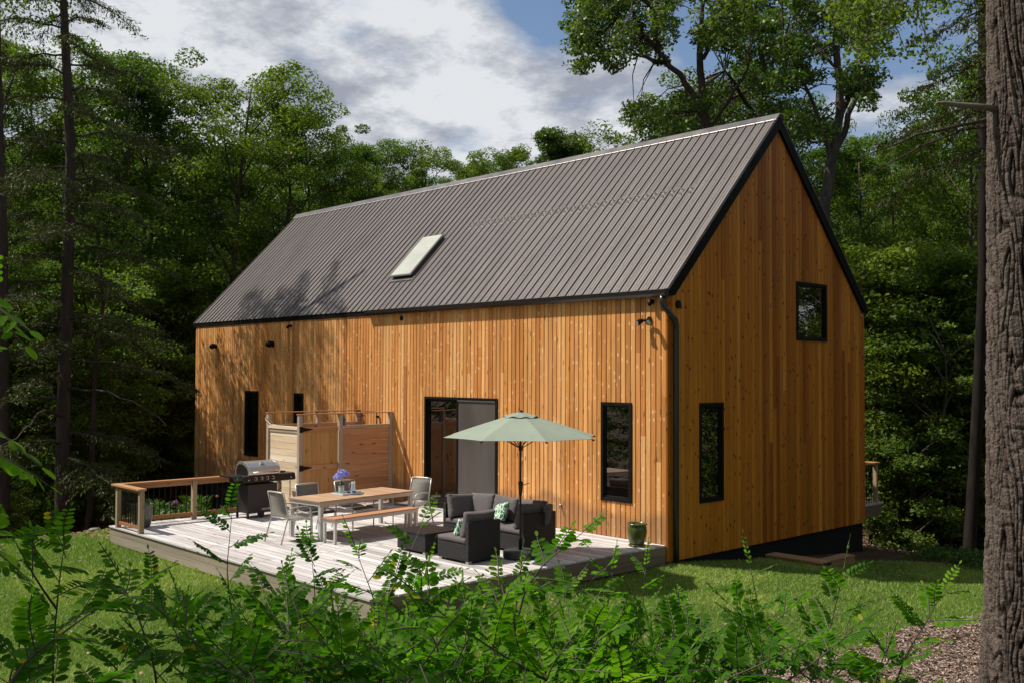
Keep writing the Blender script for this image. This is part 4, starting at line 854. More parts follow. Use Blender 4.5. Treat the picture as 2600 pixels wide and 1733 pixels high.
def tree_parts(seed, H, R, base=.32, limbs=16, leaf=.13, per=240, crad=(.55, .95), flat=.62, r0=None, lf='leaf', bark='bark', up=.6, top=.9, sub=5, slim=1.0, aspect=.55):
    q = np.random.default_rng(seed); r0 = r0 or H*.011; mb = MB(); tp = []
    lx, ly = q.normal(size=2)*H*.03
    for i in range(9):
        t = i/8; tp.append((lx*t*t+q.normal()*.04*i*.4, ly*t*t+q.normal()*.04*i*.4, -.6+(H*.93+.6)*t))
    mb.tube(tp, [r0*(1.15-.98*(i/8)**.8) for i in range(9)], 8); tp = np.array(tp)
    def trunk(h): return np.array([np.interp(h, tp[:, 2], tp[:, k]) for k in range(3)])
    C = []; Rr = []
    for i in range(limbs):
        t = (i+q.uniform(-.3, .3))/limbs; t = min(max(t, 0), .98); h = H*(base+(top-base)*t); prof = math.sin(math.pi*(.16+.66*t))**.75
        az = i*2.39996+q.uniform(-.5, .5); ln = R*prof*q.uniform(.7, 1.12); el = .25+.75*t
        a = trunk(h-ln*.35 if h-ln*.35 > H*base*.6 else h*.8); b = trunk(h)+np.array([math.cos(az)*ln, math.sin(az)*ln, ln*el*.55])
        pt = limb_path(a, b, q, 5, .05, .08); rr = max(r0*.42*(1-.6*t), .03); mb.tube(pt, [rr*(1-.8*j/5) for j in range(6)], 6, caps=False)
        pt = np.array(pt)
        for s in range(sub):
            f = .35+.65*(s+.6)/sub; k = f*5; j = min(int(k), 4); p0 = pt[j]+(pt[j+1]-pt[j])*(k-j)
            dv = unit(q.normal(size=3)+np.array([math.cos(az), math.sin(az), .45])*.6)*ln*.38*q.uniform(.5, 1.1)
            p1 = p0+dv if s < sub-1 else b; mb.tube([p0, (p0+p1)/2+q.normal(size=3)*.05, p1], [.025, .018, .01], 4, caps=False)
            C.append(p1); Rr.append(q.uniform(*crad)*(.75+.25*prof))
    for s in range(int(limbs*.55)): C.append(trunk(H*.93)+np.array([q.normal()*R*.3, q.normal()*R*.3, q.uniform(-H*.06, H*.055)])); Rr.append(q.uniform(*crad)*.8)
    V, F, rn = leaf_cloud(q, np.array(C), np.array(Rr), per, flat, leaf, up, aspect=aspect)
    return mb, V, F, rn
def make_tree(name, mt_leaf, mt_bark, parts, crown='crown'):
    mb, V, F, rn = parts; t = empty(name); mb.build('trunk', mt_bark, t, smooth=True, fix=False); npmesh(crown, V, F, mt_leaf, t, rnd=rn); return t

rt_ = random.Random(11)
# prototypes (H=1 unit scaled on placement by the empty's scale)
BR = [make_tree('broadleaf_tree', M['leaf'], M['bark'], tree_parts(101+i, 17, rad, base=b, limbs=lm, leaf=.13, per=270, crad=cr)) for i, (rad, b, lm, cr) in enumerate([(3.6, .22, 28, (.5, .9)), (3.0, .18, 28, (.45, .85)), (4.1, .24, 28, (.55, .95)), (2.8, .16, 28, (.45, .8))])]
UN = [make_tree('understory_tree', M['leaf_under'], M['bark'], tree_parts(201+i, 7, rad, base=b, limbs=lm, leaf=.12, per=210, crad=(.45, .8), flat=.42, r0=.05, up=.9, sub=4, top=.92)) for i, (rad, b, lm) in enumerate([(2.2, .12, 18), (1.8, .08, 20), (2.5, .2, 16)])]
BU = [make_tree('forest_shrub', M['leaf_under'], M['bark'], tree_parts(301+i, 2.6, 1.3, base=.08, limbs=12, leaf=.10, per=130, crad=(.3, .5), flat=.45, r0=.025, up=1.0, sub=3)) for i in range(2)]
used = set()
def groundpt(px, dep):
    d = FW*FPX+RT*(px-1300); d = d/FPX*dep; return CAM[0]+d[0], CAM[1]+d[1]
def hill_z(py, dep): d = (FW*FPX-UP*(py-866.5))/FPX*dep; return CAM[2]+d[2]
def place(proto, px, dep, toppy=None, H0=17, scale=None, wscale=None, label=None, cat='tree', group=None, rz=None, tilt=0):
    x, y = groundpt(px, dep); z = gz(x, y)
    if toppy is not None: s = (hill_z(toppy, dep)-z)/(H0*1.0)
    else: s = scale
    if proto.name in used: o = copy_tree(proto)
    else: o = proto; used.add(proto.name)
    o.location = (x, y, z); ws = wscale or s; o.scale = (ws, ws, s); o.rotation_euler = (tilt, 0, rt_.uniform(0, 6.28) if rz is None else rz)
    tag(o, label, cat, group); return o
GA = 'broadleaf trees of the forest behind the house'
sky_trees = [(-60, 40, 60, 0), (60, 44, 150, 2), (170, 42, 170, 1), (262, 41, 98, 0), (385, 44, 175, 3), (480, 47, 300, 1), (585, 42, 160, 2), (690, 44, 232, 0), (795, 47, 292, 1), (870, 50, 372, 3),
             (955, 50, 352, 0), (1045, 50, 352, 2), (1130, 52, 385, 1), (1215, 54, 392, 3), (1290, 53, 380, 1), (1530, 52, 430, 0),
             (1700, 44, 250, 2), (1900, 42, 160, 0), (1820, 46, 300, 1), (2060, 44, 290, 3), (2200, 40, 318, 1), (2290, 44, 330, 0), (2385, 36, 255, 2), (2460, 32, 110, 1), (2540, 40, 150, 0), (2660, 34, 40, 2), (2120, 48, 350, 2)]
where = ['at the far left edge', 'behind the left hemlock branches', 'right beside the left hemlock trunk', 'tallest on the left skyline', 'left of the notch in the left skyline', 'low in the notch of the left skyline', 'broad crown right of the skyline notch',
         'stepping down towards the roof on the left', 'dark crown above the left end of the ridge', 'low crown above the left end of the ridge', 'pale crown left of the ridge middle', 'pale rounded crown over the ridge', 'low crown behind the ridge middle', 'small crown right of the ridge middle',
         'low crown behind the ridge, left of the lone dense tree', 'hidden mostly behind the ridge', 'dense crown behind the left big oak', 'dense crown between the two big oaks', 'behind the ridge end between the oaks', 'behind the right big oak', 'right of the gable peak under the sky gap',
         'under the middle of the right sky gap', 'beneath the dead branch stub', 'left of the big foreground trunk', 'behind the big foreground trunk', 'beyond the right edge', 'right of the right oak trunk']
for (px, dep, tp, k), wh in zip(sky_trees, where):
    x, y = groundpt(px, dep); s = (hill_z(tp, dep)-gz(x, y))/17.0
    ws = s*(.62 if px == 1425 else (.72 if 2200 < px < 2600 else (.95 if 440 < px < 500 else 1.08)))
    place(BR[k], px, dep, tp, 17, wscale=ws, label='broadleaf tree '+wh, group=GA)
# second and third rows that close the forest off
rows = []
for k in range(17): rows.append((-130+k*62+rt_.uniform(-20, 20), rt_.uniform(50, 62), .62+rt_.uniform(-.1, .12)))
for k in range(8): rows.append((-150+k*48+rt_.uniform(-18, 18), rt_.uniform(33, 38), .50+rt_.uniform(-.08, .1)))
for k in range(9): rows.append((1650+k*115+rt_.uniform(-30, 30), rt_.uniform(48, 60), .66+rt_.uniform(-.08, .1)))
for k in range(6): rows.append((2170+k*75+rt_.uniform(-20, 20), rt_.uniform(34, 42), .52+rt_.uniform(-.08, .06)))
for i, (px, dep, s) in enumerate(rows):
    place(BR[i % 4], px, dep, None, scale=s, wscale=s*1.05, label='shaded broadleaf tree deep in the forest behind the front row', group='shaded trees deep in the forest')
for i in range(26):
    px = -60+i*53+rt_.uniform(-15, 15); tp = 330 if px < 430 else (370 if px < 800 else 430); dep = rt_.uniform(56, 70)
    place(BR[i % 4], px, dep, tp+rt_.uniform(-20, 50), 17, label='shaded broadleaf tree deep in the forest behind the front row', group='shaded trees deep in the forest')
for i in range(12):
    px = 2160+i*40+rt_.uniform(-12, 12); dep = rt_.uniform(56, 66)
    place(BR[i % 4], px, dep, 400+rt_.uniform(-20, 50), 17, label='shaded broadleaf tree deep in the forest behind the front row', group='shaded trees deep in the forest')
# understory at both sides
GU = 'understory saplings at the forest edge'
for i in range(46):
    px = rt_.uniform(-80, 440); dep = rt_.uniform(30, 40) if px < 260 else rt_.uniform(37, 44)
    place(UN[i % 3], px, dep, None, scale=rt_.uniform(.6, 1.25), label='dim leafy understory tree in the dark woods left of the house', group='understory trees in the left woods')
for i in range(44):
    px = rt_.uniform(2190, 2650); dep = rt_.uniform(27, 42)
    place(UN[i % 3], px, dep, None, scale=rt_.uniform(.6, 1.3), label='leafy understory tree in the woods right of the gable wall', group='understory trees in the right woods')
for i in range(26):
    left = i % 4 == 1; px = rt_.uniform(-60, 130) if left else rt_.uniform(2230, 2620); dep = rt_.uniform(25.5, 33) if left else rt_.uniform(26, 36)
    place(BU[i % 2], px, dep, None, scale=rt_.uniform(.3, .55) if left else rt_.uniform(.6, 1.2), label='low leafy shrub on the forest floor '+('left of the deck' if left else 'right of the house'), cat='shrub', group='shrubs on the forest floor '+('left' if left else 'right'))
for i in range(12):   # the bank behind the railing, left of the house
    px = rt_.uniform(250, 500); dep = rt_.uniform(38, 44)
    place(UN[i % 3], px, dep, None, scale=rt_.uniform(.5, .9), label='dark understory tree behind the left end of the house', group='understory trees at the left end of the house')

for i, (x, y) in enumerate([(17, 12), (23, 17), (20, 25), (29, 12), (28, 24), (34, 34), (15, 20), (25, 5), (38, 20), (8, 20), (12, 27), (16, 33), (9, 35), (21, 34), (4, 30), (13, 42)]):
    o = copy_tree(BR[i % 4]); s = .85+.05*(i % 4); o.location = (x, y, gz(x, y)); o.scale = (s*1.1, s*1.1, s); o.rotation_euler = (0, 0, i*1.3); tag(o, 'broadleaf tree outside the frame, mirrored in the gable windows', 'tree', 'woods mirrored in the gable windows')
for i, (x, y) in enumerate([(-27, -16), (-33, -12), (-30, -24), (-22, -27), (-38, -20), (-14, -32), (-26, -34), (-6, -38), (-40, -30)]):
    o = copy_tree(BR[i % 4]); s = .8+.05*(i % 4); o.location = (x, y, gz(x, y)); o.scale = (s*1.15, s*1.15, s); o.rotation_euler = (0, 0, i*1.7); tag(o, 'broadleaf tree outside the frame, mirrored in the front windows', 'tree', 'woods mirrored in the front windows')
for i, (x, y) in enumerate([(2.6, -18.6), (0, -27), (8, -31), (17, -27), (24, -20), (28, -10), (31, -1), (14, -36), (22, -30), (33, -22)]):  # added out of view to cut sky fill and shade the foreground
    o = copy_tree(BR[i % 4]); s = .72 if i == 0 else .95+.05*(i % 4); o.location = (x, y, gz(x, y)); o.scale = (s*1.15, s*1.15, s); o.rotation_euler = (0, 0, i*2.1); tag(o, 'unseen broadleaf tree behind the viewer, added to block sky light', 'tree', 'trees added behind the viewer to block sky light')
for i, (x, y) in enumerate([(9, 15), (7, 11.5), (12, 18), (11, 13), (15, 16), (14, 23), (9, 19), (-13, -16), (-16, -14), (-12, -20), (-18, -18), (-9, -21), (-20, -14), (-15, -22)]):
    o = copy_tree(UN[i % 3]); s = .8+.1*(i % 3); o.location = (x, y, gz(x, y)); o.scale = (s, s, s*(.75 if i > 6 else 1)); o.rotation_euler = (0, 0, i*1.9); tag(o, 'young leafy tree outside the frame, mirrored in the window glass', 'tree', 'young trees mirrored in the windows')
# trees drawn limb by limb: skeleton given in photo pixels, at real distances
def skeleton_tree(name, seed, dep, limbs, clusters, mtl, mtb, leaf=.13, per=220, crad=(.45, .85), flat=.6, jitter=1.6, up=.6, droop=0, aspect=.55, twig=.02):
    q = np.random.default_rng(seed); x0, y0 = groundpt(limbs[0][0][0], dep); z0 = gz(x0, y0); root = empty(name, (x0, y0, z0)); O = np.array([x0, y0, z0]); mb = MB(); nodes = []
    for li, lb in enumerate(limbs):
        pts = []; dz = q.normal()*jitter*.4 if li else 0
        for j, (px, py, r) in enumerate(lb):
            if py is None: p = np.array([x0, y0, z0-.5])
            else: p = pix(px, py, dep+(dz*j/max(len(lb)-1, 1)*2 if li else 0))
            pts.append(p-O)
        # smooth a little
        P = [pts[0]]; Rr = [lb[0][2]]
        for a, b, ra, rb_ in zip(pts[:-1], pts[1:], [l[2] for l in lb][:-1], [l[2] for l in lb][1:]):
            for t in (.33, .67, 1): P.append(a+(b-a)*t+(q.normal(size=3)*.04*(1 if t < 1 else 0))); Rr.append(ra+(rb_-ra)*t)
        mb.tube(P, Rr, 9, caps=False); nodes += [(p, r) for p, r in zip(P, Rr) if r < .2]
    NP = np.array([p for p, r in nodes]); C = []; Rad = []
    for (px, py, rx, ry, n) in clusters:
        for i in range(n):
            a = q.uniform(0, 6.28); rr = math.sqrt(q.random()); p = pix(px+rx*rr*math.cos(a), py+ry*rr*math.sin(a), dep+q.normal()*jitter)-O
            C.append(p); Rad.append(q.uniform(*crad))
            j = np.argmin(((NP-p)**2).sum(1)); a_ = NP[j]; mb.tube([a_, (a_+p)/2+q.normal(size=3)*.12+np.array([0, 0, .1]), p], [twig*1.6, twig, twig*.5], 4, caps=False)
    mb.build('trunk', mtb, root, smooth=True, fix=False)
    V, F, rn = leaf_cloud(q, np.array(C), np.array(Rad), per, flat, leaf, up, droop, aspect); npmesh('crown', V, F, mtl, root, rnd=rn); return root
M['bark_grey'] = mat('grey_bark', (.07, .062, .052), .9, 0, .2, noise=(5, .6, (1, 1, .4)), bump=(20, .7))
oak = skeleton_tree('oak_tree', 5, 31, [
    [(1798, None, .24), (1797, 420, .17), (1790, 300, .14), (1778, 180, .11), (1782, 60, .08), (1800, -60, .06)],
    [(1790, 300, .12), (1760, 240, .10), (1700, 170, .085), (1650, 105, .07), (1590, 60, .045), (1515, 20, .025)],
    [(1690, 158, .08), (1620, 140, .05), (1560, 122, .03)], [(1672, 130, .08), (1660, 50, .07), (1620, -40, .04)],
    [(1785, 150, .07), (1815, 90, .06), (1805, 20, .05), (1770, -40, .03)], [(1640, 95, .06), (1600, 20, .04), (1560, -50, .03)], [(1790, 340, .06), (1850, 260, .05), (1900, 170, .04)]],
    [(1500, 40, 75, 70, 22), (1470, 110, 60, 60, 12), (1520, 155, 60, 45, 9), (1620, 10, 120, 80, 26), (1650, 110, 70, 70, 9), (1760, 20, 130, 80, 26), (1590, 105, 40, 30, 6), (1860, 60, 90, 90, 16), (1620, -120, 220, 90, 26), (1640, 290, 50, 40, 7), (1690, 350, 60, 40, 8), (1780, 230, 60, 60, 6)],
    M['leaf_oak'], M['bark'], leaf=.14, per=120, crad=(.3, .62), twig=.016)
tag(oak, 'tall spreading oak with a long limb reaching left over the roof', 'tree')
oak2 = skeleton_tree('oak_tree', 6, 30, [
    [(2095, None, .24), (2092, 520, .19), (2118, 380, .15), (2133, 290, .13), (2132, 200, .11), (2122, 110, .10), (2105, 0, .08), (2090, -90, .05)],
    [(2128, 300, .12), (2165, 220, .09), (2190, 150, .07), (2200, 60, .05), (2215, -40, .03)], [(2125, 120, .07), (2150, 50, .06), (2160, -40, .04)],
    [(2110, 400, .08), (2060, 250, .05), (2025, 190, .04), (1990, 120, .03)], [(2118, 380, .11), (2150, 320, .09), (2182, 230, .08), (2178, 160, .05)], [(2130, 180, .05), (2070, 120, .04), (2020, 40, .03)]],
    [(2010, 60, 70, 90, 20), (2090, 40, 90, 90, 22), (2180, 40, 80, 70, 18), (2180, 190, 45, 50, 9), (2040, 170, 60, 60, 10), (2120, -90, 160, 80, 20), (1990, 180, 50, 60, 8), (2190, 235, 25, 30, 4), (2050, 300, 60, 60, 7)],
    M['leaf_oak'], M['bark_grey'], leaf=.14, per=150, crad=(.3, .58), twig=.016)
tag(oak2, 'tall forked oak with lichen-grey bark behind the right roof slope', 'tree')
mid = skeleton_tree('oak_tree', 7, 36, [[(1940, None, .22), (1950, 420, .17), (1925, 330, .13), (1945, 200, .1), (1930, 90, .07), (1910, -40, .05)], [(1925, 330, .1), (1880, 240, .07), (1840, 180, .04)], [(1945, 200, .07), (1985, 120, .04)]],
    [(1900, 100, 110, 120, 34), (1920, 260, 100, 80, 22), (1720, 300, 90, 60, 18), (1800, 330, 90, 50, 14), (1980, 320, 60, 60, 12), (1900, -60, 140, 80, 22)], M['leaf_oak'], M['bark'], leaf=.15, per=190, crad=(.45, .85))
tag(mid, 'dark full-crowned oak between the two big oaks behind the roof', 'tree')
lone = skeleton_tree('maple_tree', 17, 46, [[(1432, None, .2), (1432, 600, .14), (1428, 460, .1), (1425, 380, .05)], [(1428, 470, .06), (1462, 400, .03)]],
    [(1402, 362, 32, 28, 22), (1420, 400, 50, 26, 26), (1468, 372, 26, 24, 16), (1440, 450, 60, 40, 22)], M['leaf_oak'], M['bark'], leaf=.13, per=230, crad=(.35, .6), jitter=.8)
tag(lone, 'lone dense small crown poking above the middle of the ridge', 'tree')
# overhanging birch twigs at the top right, trunk outside the frame
bi = skeleton_tree('birch_tree', 8, 15, [[(2900, None, .14), (2890, 600, .11), (2850, 0, .09), (2760, -260, .07)], [(2850, 0, .06), (2700, -140, .05), (2450, -150, .035), (2250, -90, .02), (2120, -20, .012)],
    [(2450, -150, .02), (2330, -40, .015), (2270, 60, .008), (2300, 130, .004)], [(2330, -110, .02), (2240, 30, .012), (2190, 110, .005)], [(2250, -90, .012), (2160, 20, .008), (2140, 90, .004)], [(2330, -40, .01), (2350, 90, .006), (2375, 160, .003)]],
    [(2150, 20, 60, 50, 18), (2230, 10, 80, 50, 24), (2300, 0, 60, 45, 14), (2230, 90, 50, 45, 12), (2190, 120, 35, 30, 7), (2340, 100, 22, 45, 6), (2370, 145, 10, 22, 3), (2250, -80, 150, 40, 20), (2380, -20, 40, 30, 6)],
    M['leaf_under'], M['bark_pale'], leaf=.085, per=24, crad=(.12, .3), flat=1.0, jitter=.5, up=.1, droop=.4, aspect=.6, twig=.005)
tag(bi, 'overhanging birch with drooping bright leaves at the upper right', 'tree')

M['bark_dark'] = mat('dark_bark', (.022, .017, .014), .95, 0, .1, noise=(9, .5, (1, 1, .2)))
# right side saplings with thin pale stems
GS = 'thin pale-stemmed saplings right of the house'
for i, (px, dep, tpy, lab) in enumerate([(2412, 27, 760, 'slim pale maple sapling nearest the big trunk'), (2392, 28, 900, 'thin leaning sapling just left of the pale maple sapling'), (2212, 26.5, 1290, 'tiny white-stemmed sapling by the wooden step'), (2250, 26.5, 1300, 'tiny white-stemmed sapling right of the wooden step'), (2330, 30, 700, 'slender sapling with layered leaves in mid right woods')]):
    x, y = groundpt(px, dep); H = hill_z(tpy, dep)-gz(x, y)
    s = make_tree('maple_sapling', M['leaf_under'], M['bark_pale'], tree_parts(400+i, H, H*.22 if H > 2 else .35, base=.35, limbs=10 if H > 2 else 5, leaf=.13 if H > 2 else .09, per=70 if H > 2 else 16, crad=(.25, .5) if H > 2 else (.12, .2), flat=.3, r0=.055 if H > 2 else .02, up=1.2, sub=3))
    s.location = (x, y, gz(x, y)); tag(s, lab, 'sapling', GS)
def bare_trunk(name, seed, pts, dep, mtb, label, cat='tree', crown=None):
    q = np.random.default_rng(seed); x0, y0 = groundpt(pts[0][0], dep); z0 = gz(x0, y0); O = np.array([x0, y0, z0]); t = empty(name, (x0, y0, z0)); mb = MB()
    P = [np.array([0, 0, -.4])]+[pix(px, py, dep)-O for px, py, r in pts]; Rr = [pts[0][2]*1.15]+[r for _, _, r in pts]
    mb.tube(P, Rr, 10); mb.build('trunk', mtb, t, smooth=True, fix=False); tag(t, label, cat); return t, P
t_, P_ = bare_trunk('forest_tree', 1, [(2462, 1380, .15), (2474, 1200, .14), (2484, 1000, .13), (2497, 700, .12), (2500, 200, .15), (2500, -200, .12)], 24, M['bark_dark'], 'dark forest tree trunk just left of the big foreground trunk')
q = np.random.default_rng(77); C = np.array([P_[-1]+q.normal(size=3)*np.array([2, 2, 1.6]) for _ in range(30)]); V, F, rn = leaf_cloud(q, C, np.full(30, .8), 180, .6, .13); npmesh('crown', V, F, M['leaf'], t_, rnd=rn)
for sd, pts, dep, lab in ((2, [(215, 1385, .09), (232, 1250, .08), (236, 1100, .07), (243, 900, .06), (262, 780, .05), (250, 600, .04)], 29, 'thin crooked tree trunk right of the left hemlock'), (3, [(6, 1400, .2), (4, 1000, .18), (3, 600, .16), (-6, 300, .13), (-12, -80, .1)], 27, 'dark tree trunk cut by the left edge of the photo')):
    t_, P_ = bare_trunk('forest_tree', sd, pts, dep, M['bark_hem'], lab); q = np.random.default_rng(sd+70)
    n_c = 14; C = np.array([P_[-1]+q.normal(size=3)*np.array([1, 1, .8]) for _ in range(n_c)]); V, F, rn = leaf_cloud(q, C, np.full(n_c, .7), 150, .6, .12); npmesh('crown', V, F, M['leaf'], t_, rnd=rn)

# hemlocks
def hemlock(name, seed, H, trunkpts, r0, z_from, z_to, nb, Lm, label, origin, az_rng=None, dens=1.0):
    q = np.random.default_rng(seed); t = empty(name, origin); mb = MB(); br = MB(); tp = np.array(trunkpts)
    mb.tube(trunkpts, [r0*(1-.72*i/(len(trunkpts)-1)) for i in range(len(trunkpts))], 12); mb.build('trunk', M['bark_hem'], t, smooth=True, fix=False)
    P = []; A = []; W_ = []
    for i in range(nb):
        f = i/(nb-1); h = z_from+(z_to-z_from)*f; az = i*2.39996+q.uniform(-.4, .4)
        if az_rng: az = q.uniform(*az_rng)
        ln = Lm*(1-.45*f)*q.uniform(.6, 1.1); o = np.array([np.interp(h, tp[:, 2], tp[:, k]) for k in range(3)])
        n = 9; d = np.array([math.cos(az), math.sin(az), 0]); bare = f < .16; pts = []
        rise = q.uniform(.05, .35); 
        for j in range(n+1):
            s = j/n; pts.append(o+d*ln*s+np.array([0, 0, ln*(rise*s-(.30+rise*.6)*s*s+q.normal()*.012)])+q.normal(size=3)*.03*ln*s*.5)
        rr = .028+.022*(1-f); br.tube(pts, [rr*(1-.85*j/n) for j in range(n+1)], 5, caps=False); pts = np.array(pts)
        if bare and q.random() < .7: continue
        nt_ = int(38*ln/3.5*dens)
        for k in range(nt_):
            s = .18+.82*(k+.5)/nt_; jj = s*n; j = min(int(jj), n-1); p0 = pts[j]+(pts[j+1]-pts[j])*(jj-j); sd = (1 if k % 2 else -1); tl = ln*.34*(1.15-s*.75)*q.uniform(.5, 1.1)
            sdv = np.cross(d, [0, 0, 1])*sd; tv = unit(sdv*.8+d*.65+np.array([0, 0, q.uniform(-.35, .02)])); p1 = p0+tv*tl
            br.tube([p0, p1+np.array([0, 0, -.06*tl])], [.006, .003], 3, caps=False)
            m_ = int(tl/.017)+3; ss = (np.arange(m_)+q.random(m_))/m_
            pp = p0+tv*tl*ss[:, None]+q.normal(size=(m_, 3))*np.array([.05, .05, .03]); pp[:, 2] -= .32*tl*ss**2*q.uniform(.3, 1.3)
            P.append(pp); A.append(unit(tv*.5+q.normal(size=(m_, 3))*.6+np.array([0, 0, -.25])))
    br.build('branch', M['bark_hem'], t, fix=False)
    P = np.concatenate(P); A = np.concatenate(A); n = len(P); B = unit(np.cross(A, q.normal(size=(n, 3))*.5+np.array([0, 0, 1.0]))); s = q.uniform(.07, .16, n)[:, None]
    V = np.stack([P+A*s*.5, P+B*s*.11, P-A*s*.5, P-B*s*.11], 1).reshape(-1, 3)
    npmesh('needles', V, np.arange(4*n).reshape(-1, 4), M['needle'], t, rnd=np.repeat(q.random(n), 4)); tag(t, label, 'tree'); return t
def hem_at(px0, dep, pts, **k):
    x0, y0 = groundpt(px0, dep); z0 = gz(x0, y0); O = np.array([x0, y0, z0]); tp = [(0, 0, -.5)]+[tuple(pix(px, py, dep)-O) for px, py in pts]; return tp, (x0, y0, z0)
tp, O = hem_at(155, 28, [(155, 1378), (162, 1000), (172, 700), (180, 400), (168, 150), (160, -20), (155, -200), (150, -420)])
hemlock('hemlock_tree', 1, 20, tp, .215, 2.2, 17.0, 62, 4.4, 'tall hemlock with a straight dark trunk on the left lawn edge', O)
tp, O = hem_at(-230, 30, [(-230, 1300), (-230, 600), (-230, 0), (-230, -400)])
hemlock('hemlock_tree', 2, 20, tp, .2, 2.5, 17.0, 44, 4.8, 'hemlock reaching in from beyond the left edge', O)
tp, O = hem_at(2640, 17, [(2640, 1200), (2645, 600), (2650, 0), (2650, -300)])
hemlock('hemlock_tree', 3, 14, tp, .16, 7.6, 11.5, 16, 3.0, 'hemlock with dark sprays hanging beside the top of the big trunk', O, az_rng=(2.6, 4.6))

# the big trunk at the right edge: bark ridges as real relief
def big_trunk():
    px, dep = 2600, 8.0; x0, y0 = groundpt(px, dep); z0 = gz(x0, y0)-.3; t = empty('hickory_tree', (x0, y0, z0)); nz, na = 620, 300; H = 9.5
    z = np.linspace(0, H, nz)[:, None]*np.ones((1, na)); a = np.linspace(0, 2*math.pi, na, endpoint=False)[None, :]*np.ones((nz, 1))
    r = .258-.006*z+.15*np.exp(-z/1.15)*(1+.25*np.cos(a*5+1)); u = a/(2*math.pi)*64
    def per(u, v, s, pr): return vnoise(np.mod(u, pr), v, s)*(1-np.clip(u-pr+1, 0, 1))+vnoise(np.mod(u, pr)-pr+0*u, v, s)*np.clip(u-pr+1, 0, 1)
    w1 = vnoise(np.cos(a)*3+5, z*1.6+np.sin(a)*3, 1); uu = a/(2*math.pi)*40+(w1-.5)*5.0
    rid = 1-np.abs(2*vnoise(np.sin(a)*7.5+w1*1.2+30, np.cos(a)*7.5+z*2.5+30, 4)-1)
    rid2 = 1-np.abs(2*vnoise(np.sin(a)*14+w1+60, np.cos(a)*14+z*6+60, 7)-1)
    wz = vnoise(np.cos(a)*3+12, z*1.3+np.sin(a)*3, 9)*1.5+vnoise(np.cos(a)*8+22, z*4.5+np.sin(a)*8, 10)*.55
    ph = uu*.85+wz*1.15; idr = np.floor(ph); hsh = np.sin(idr*12.9898)*43758.5453; hsh = hsh-np.floor(hsh)
    ridge = np.clip(np.abs(np.sin(math.pi*ph))*1.9, 0, 1); brk = np.clip(np.abs(np.sin(math.pi*(z*(5.5+3*hsh)+hsh*9+vnoise(np.sin(a)*12+5, z*9, 17)*.5)))*3.2, 0, 1); ridge = ridge*(.45+.55*brk)
    plates = vnoise(np.sin(a)*9+70, np.cos(a)*9+z*5.5, 11); fine = vnoise(np.sin(a)*34+90, np.cos(a)*34+z*16, 13)
    disp = .026*ridge-.004*rid**5-.007*rid2**4+.016*(plates-.5)+.015*(fine-.5)
    rr = r+disp; X = rr*np.cos(a); Y = rr*np.sin(a); V = np.stack([X, Y, z], -1).reshape(-1, 3); idx = np.arange(nz*na).reshape(nz, na); nx = np.roll(idx, -1, 1)
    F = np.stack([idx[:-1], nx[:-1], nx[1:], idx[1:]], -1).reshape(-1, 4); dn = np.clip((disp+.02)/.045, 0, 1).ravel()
    m = bpy.data.materials.new('hickory_bark'); m.use_nodes = True; nt = m.node_tree; p = nt.nodes['Principled BSDF']; at = nd(nt, 'Attribute', attribute_name='rnd'); tc = nd(nt, 'TexCoord')
    n1 = nd(nt, 'TexNoise', i_Scale=9.0, i_Detail=6.0, i_Roughness=.7); lk(nt, tc.outputs['Object'], n1.inputs['Vector']); n2 = nd(nt, 'TexNoise', i_Scale=45.0, i_Detail=4.0); lk(nt, tc.outputs['Object'], n2.inputs['Vector'])
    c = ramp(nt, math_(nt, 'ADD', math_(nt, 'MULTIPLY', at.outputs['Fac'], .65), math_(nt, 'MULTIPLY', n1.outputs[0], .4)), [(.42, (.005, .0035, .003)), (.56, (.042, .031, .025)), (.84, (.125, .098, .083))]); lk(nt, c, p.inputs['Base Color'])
    p.inputs['Roughness'].default_value = .92; p.inputs['Specular IOR Level'].default_value = .15; b = nd(nt, 'Bump', i_Strength=1.0, i_Distance=.02); lk(nt, n2.outputs[0], b.inputs['Height']); lk(nt, b.outputs[0], p.inputs['Normal'])
    npmesh('trunk', V, F, m, t, rnd=dn, smooth=True); O = np.array([x0, y0, z0]); mb = MB()
    pts = [np.array(q)-O for q in (pix(2530, 278, dep), pix(2480, 270, dep), pix(2430, 266, dep), pix(2400, 262, dep), pix(2378, 262, dep-.03))]; mb.tube(pts, [.030, .024, .020, .017, .012], 8); mb.build('dead_branch', M['bark_pale'], t, smooth=True)
    q = np.random.default_rng(9); C = np.array([np.array([q.normal()*1.6, q.normal()*1.6, 11+q.normal()*1.0]) for _ in range(40)]); mb = MB()
    for c_ in C[::3]: mb.tube([(-.1, 0, 9.2), (c_+np.array([0, 0, 9.6]))/2, c_], [.09, .05, .02], 5, caps=False)
    mb.tube([(-.11, 0, 9.4), (-.12, 0, 11)], [.2, .1], 10); mb.build('limb', M['bark'], t); V, F, rn = leaf_cloud(q, C, np.full(40, .7), 120, .6, .12); npmesh('crown', V, F, M['leaf'], t, rnd=rn)
    tag(t, 'massive foreground trunk with deeply furrowed bark at the right edge', 'tree')
big_trunk()

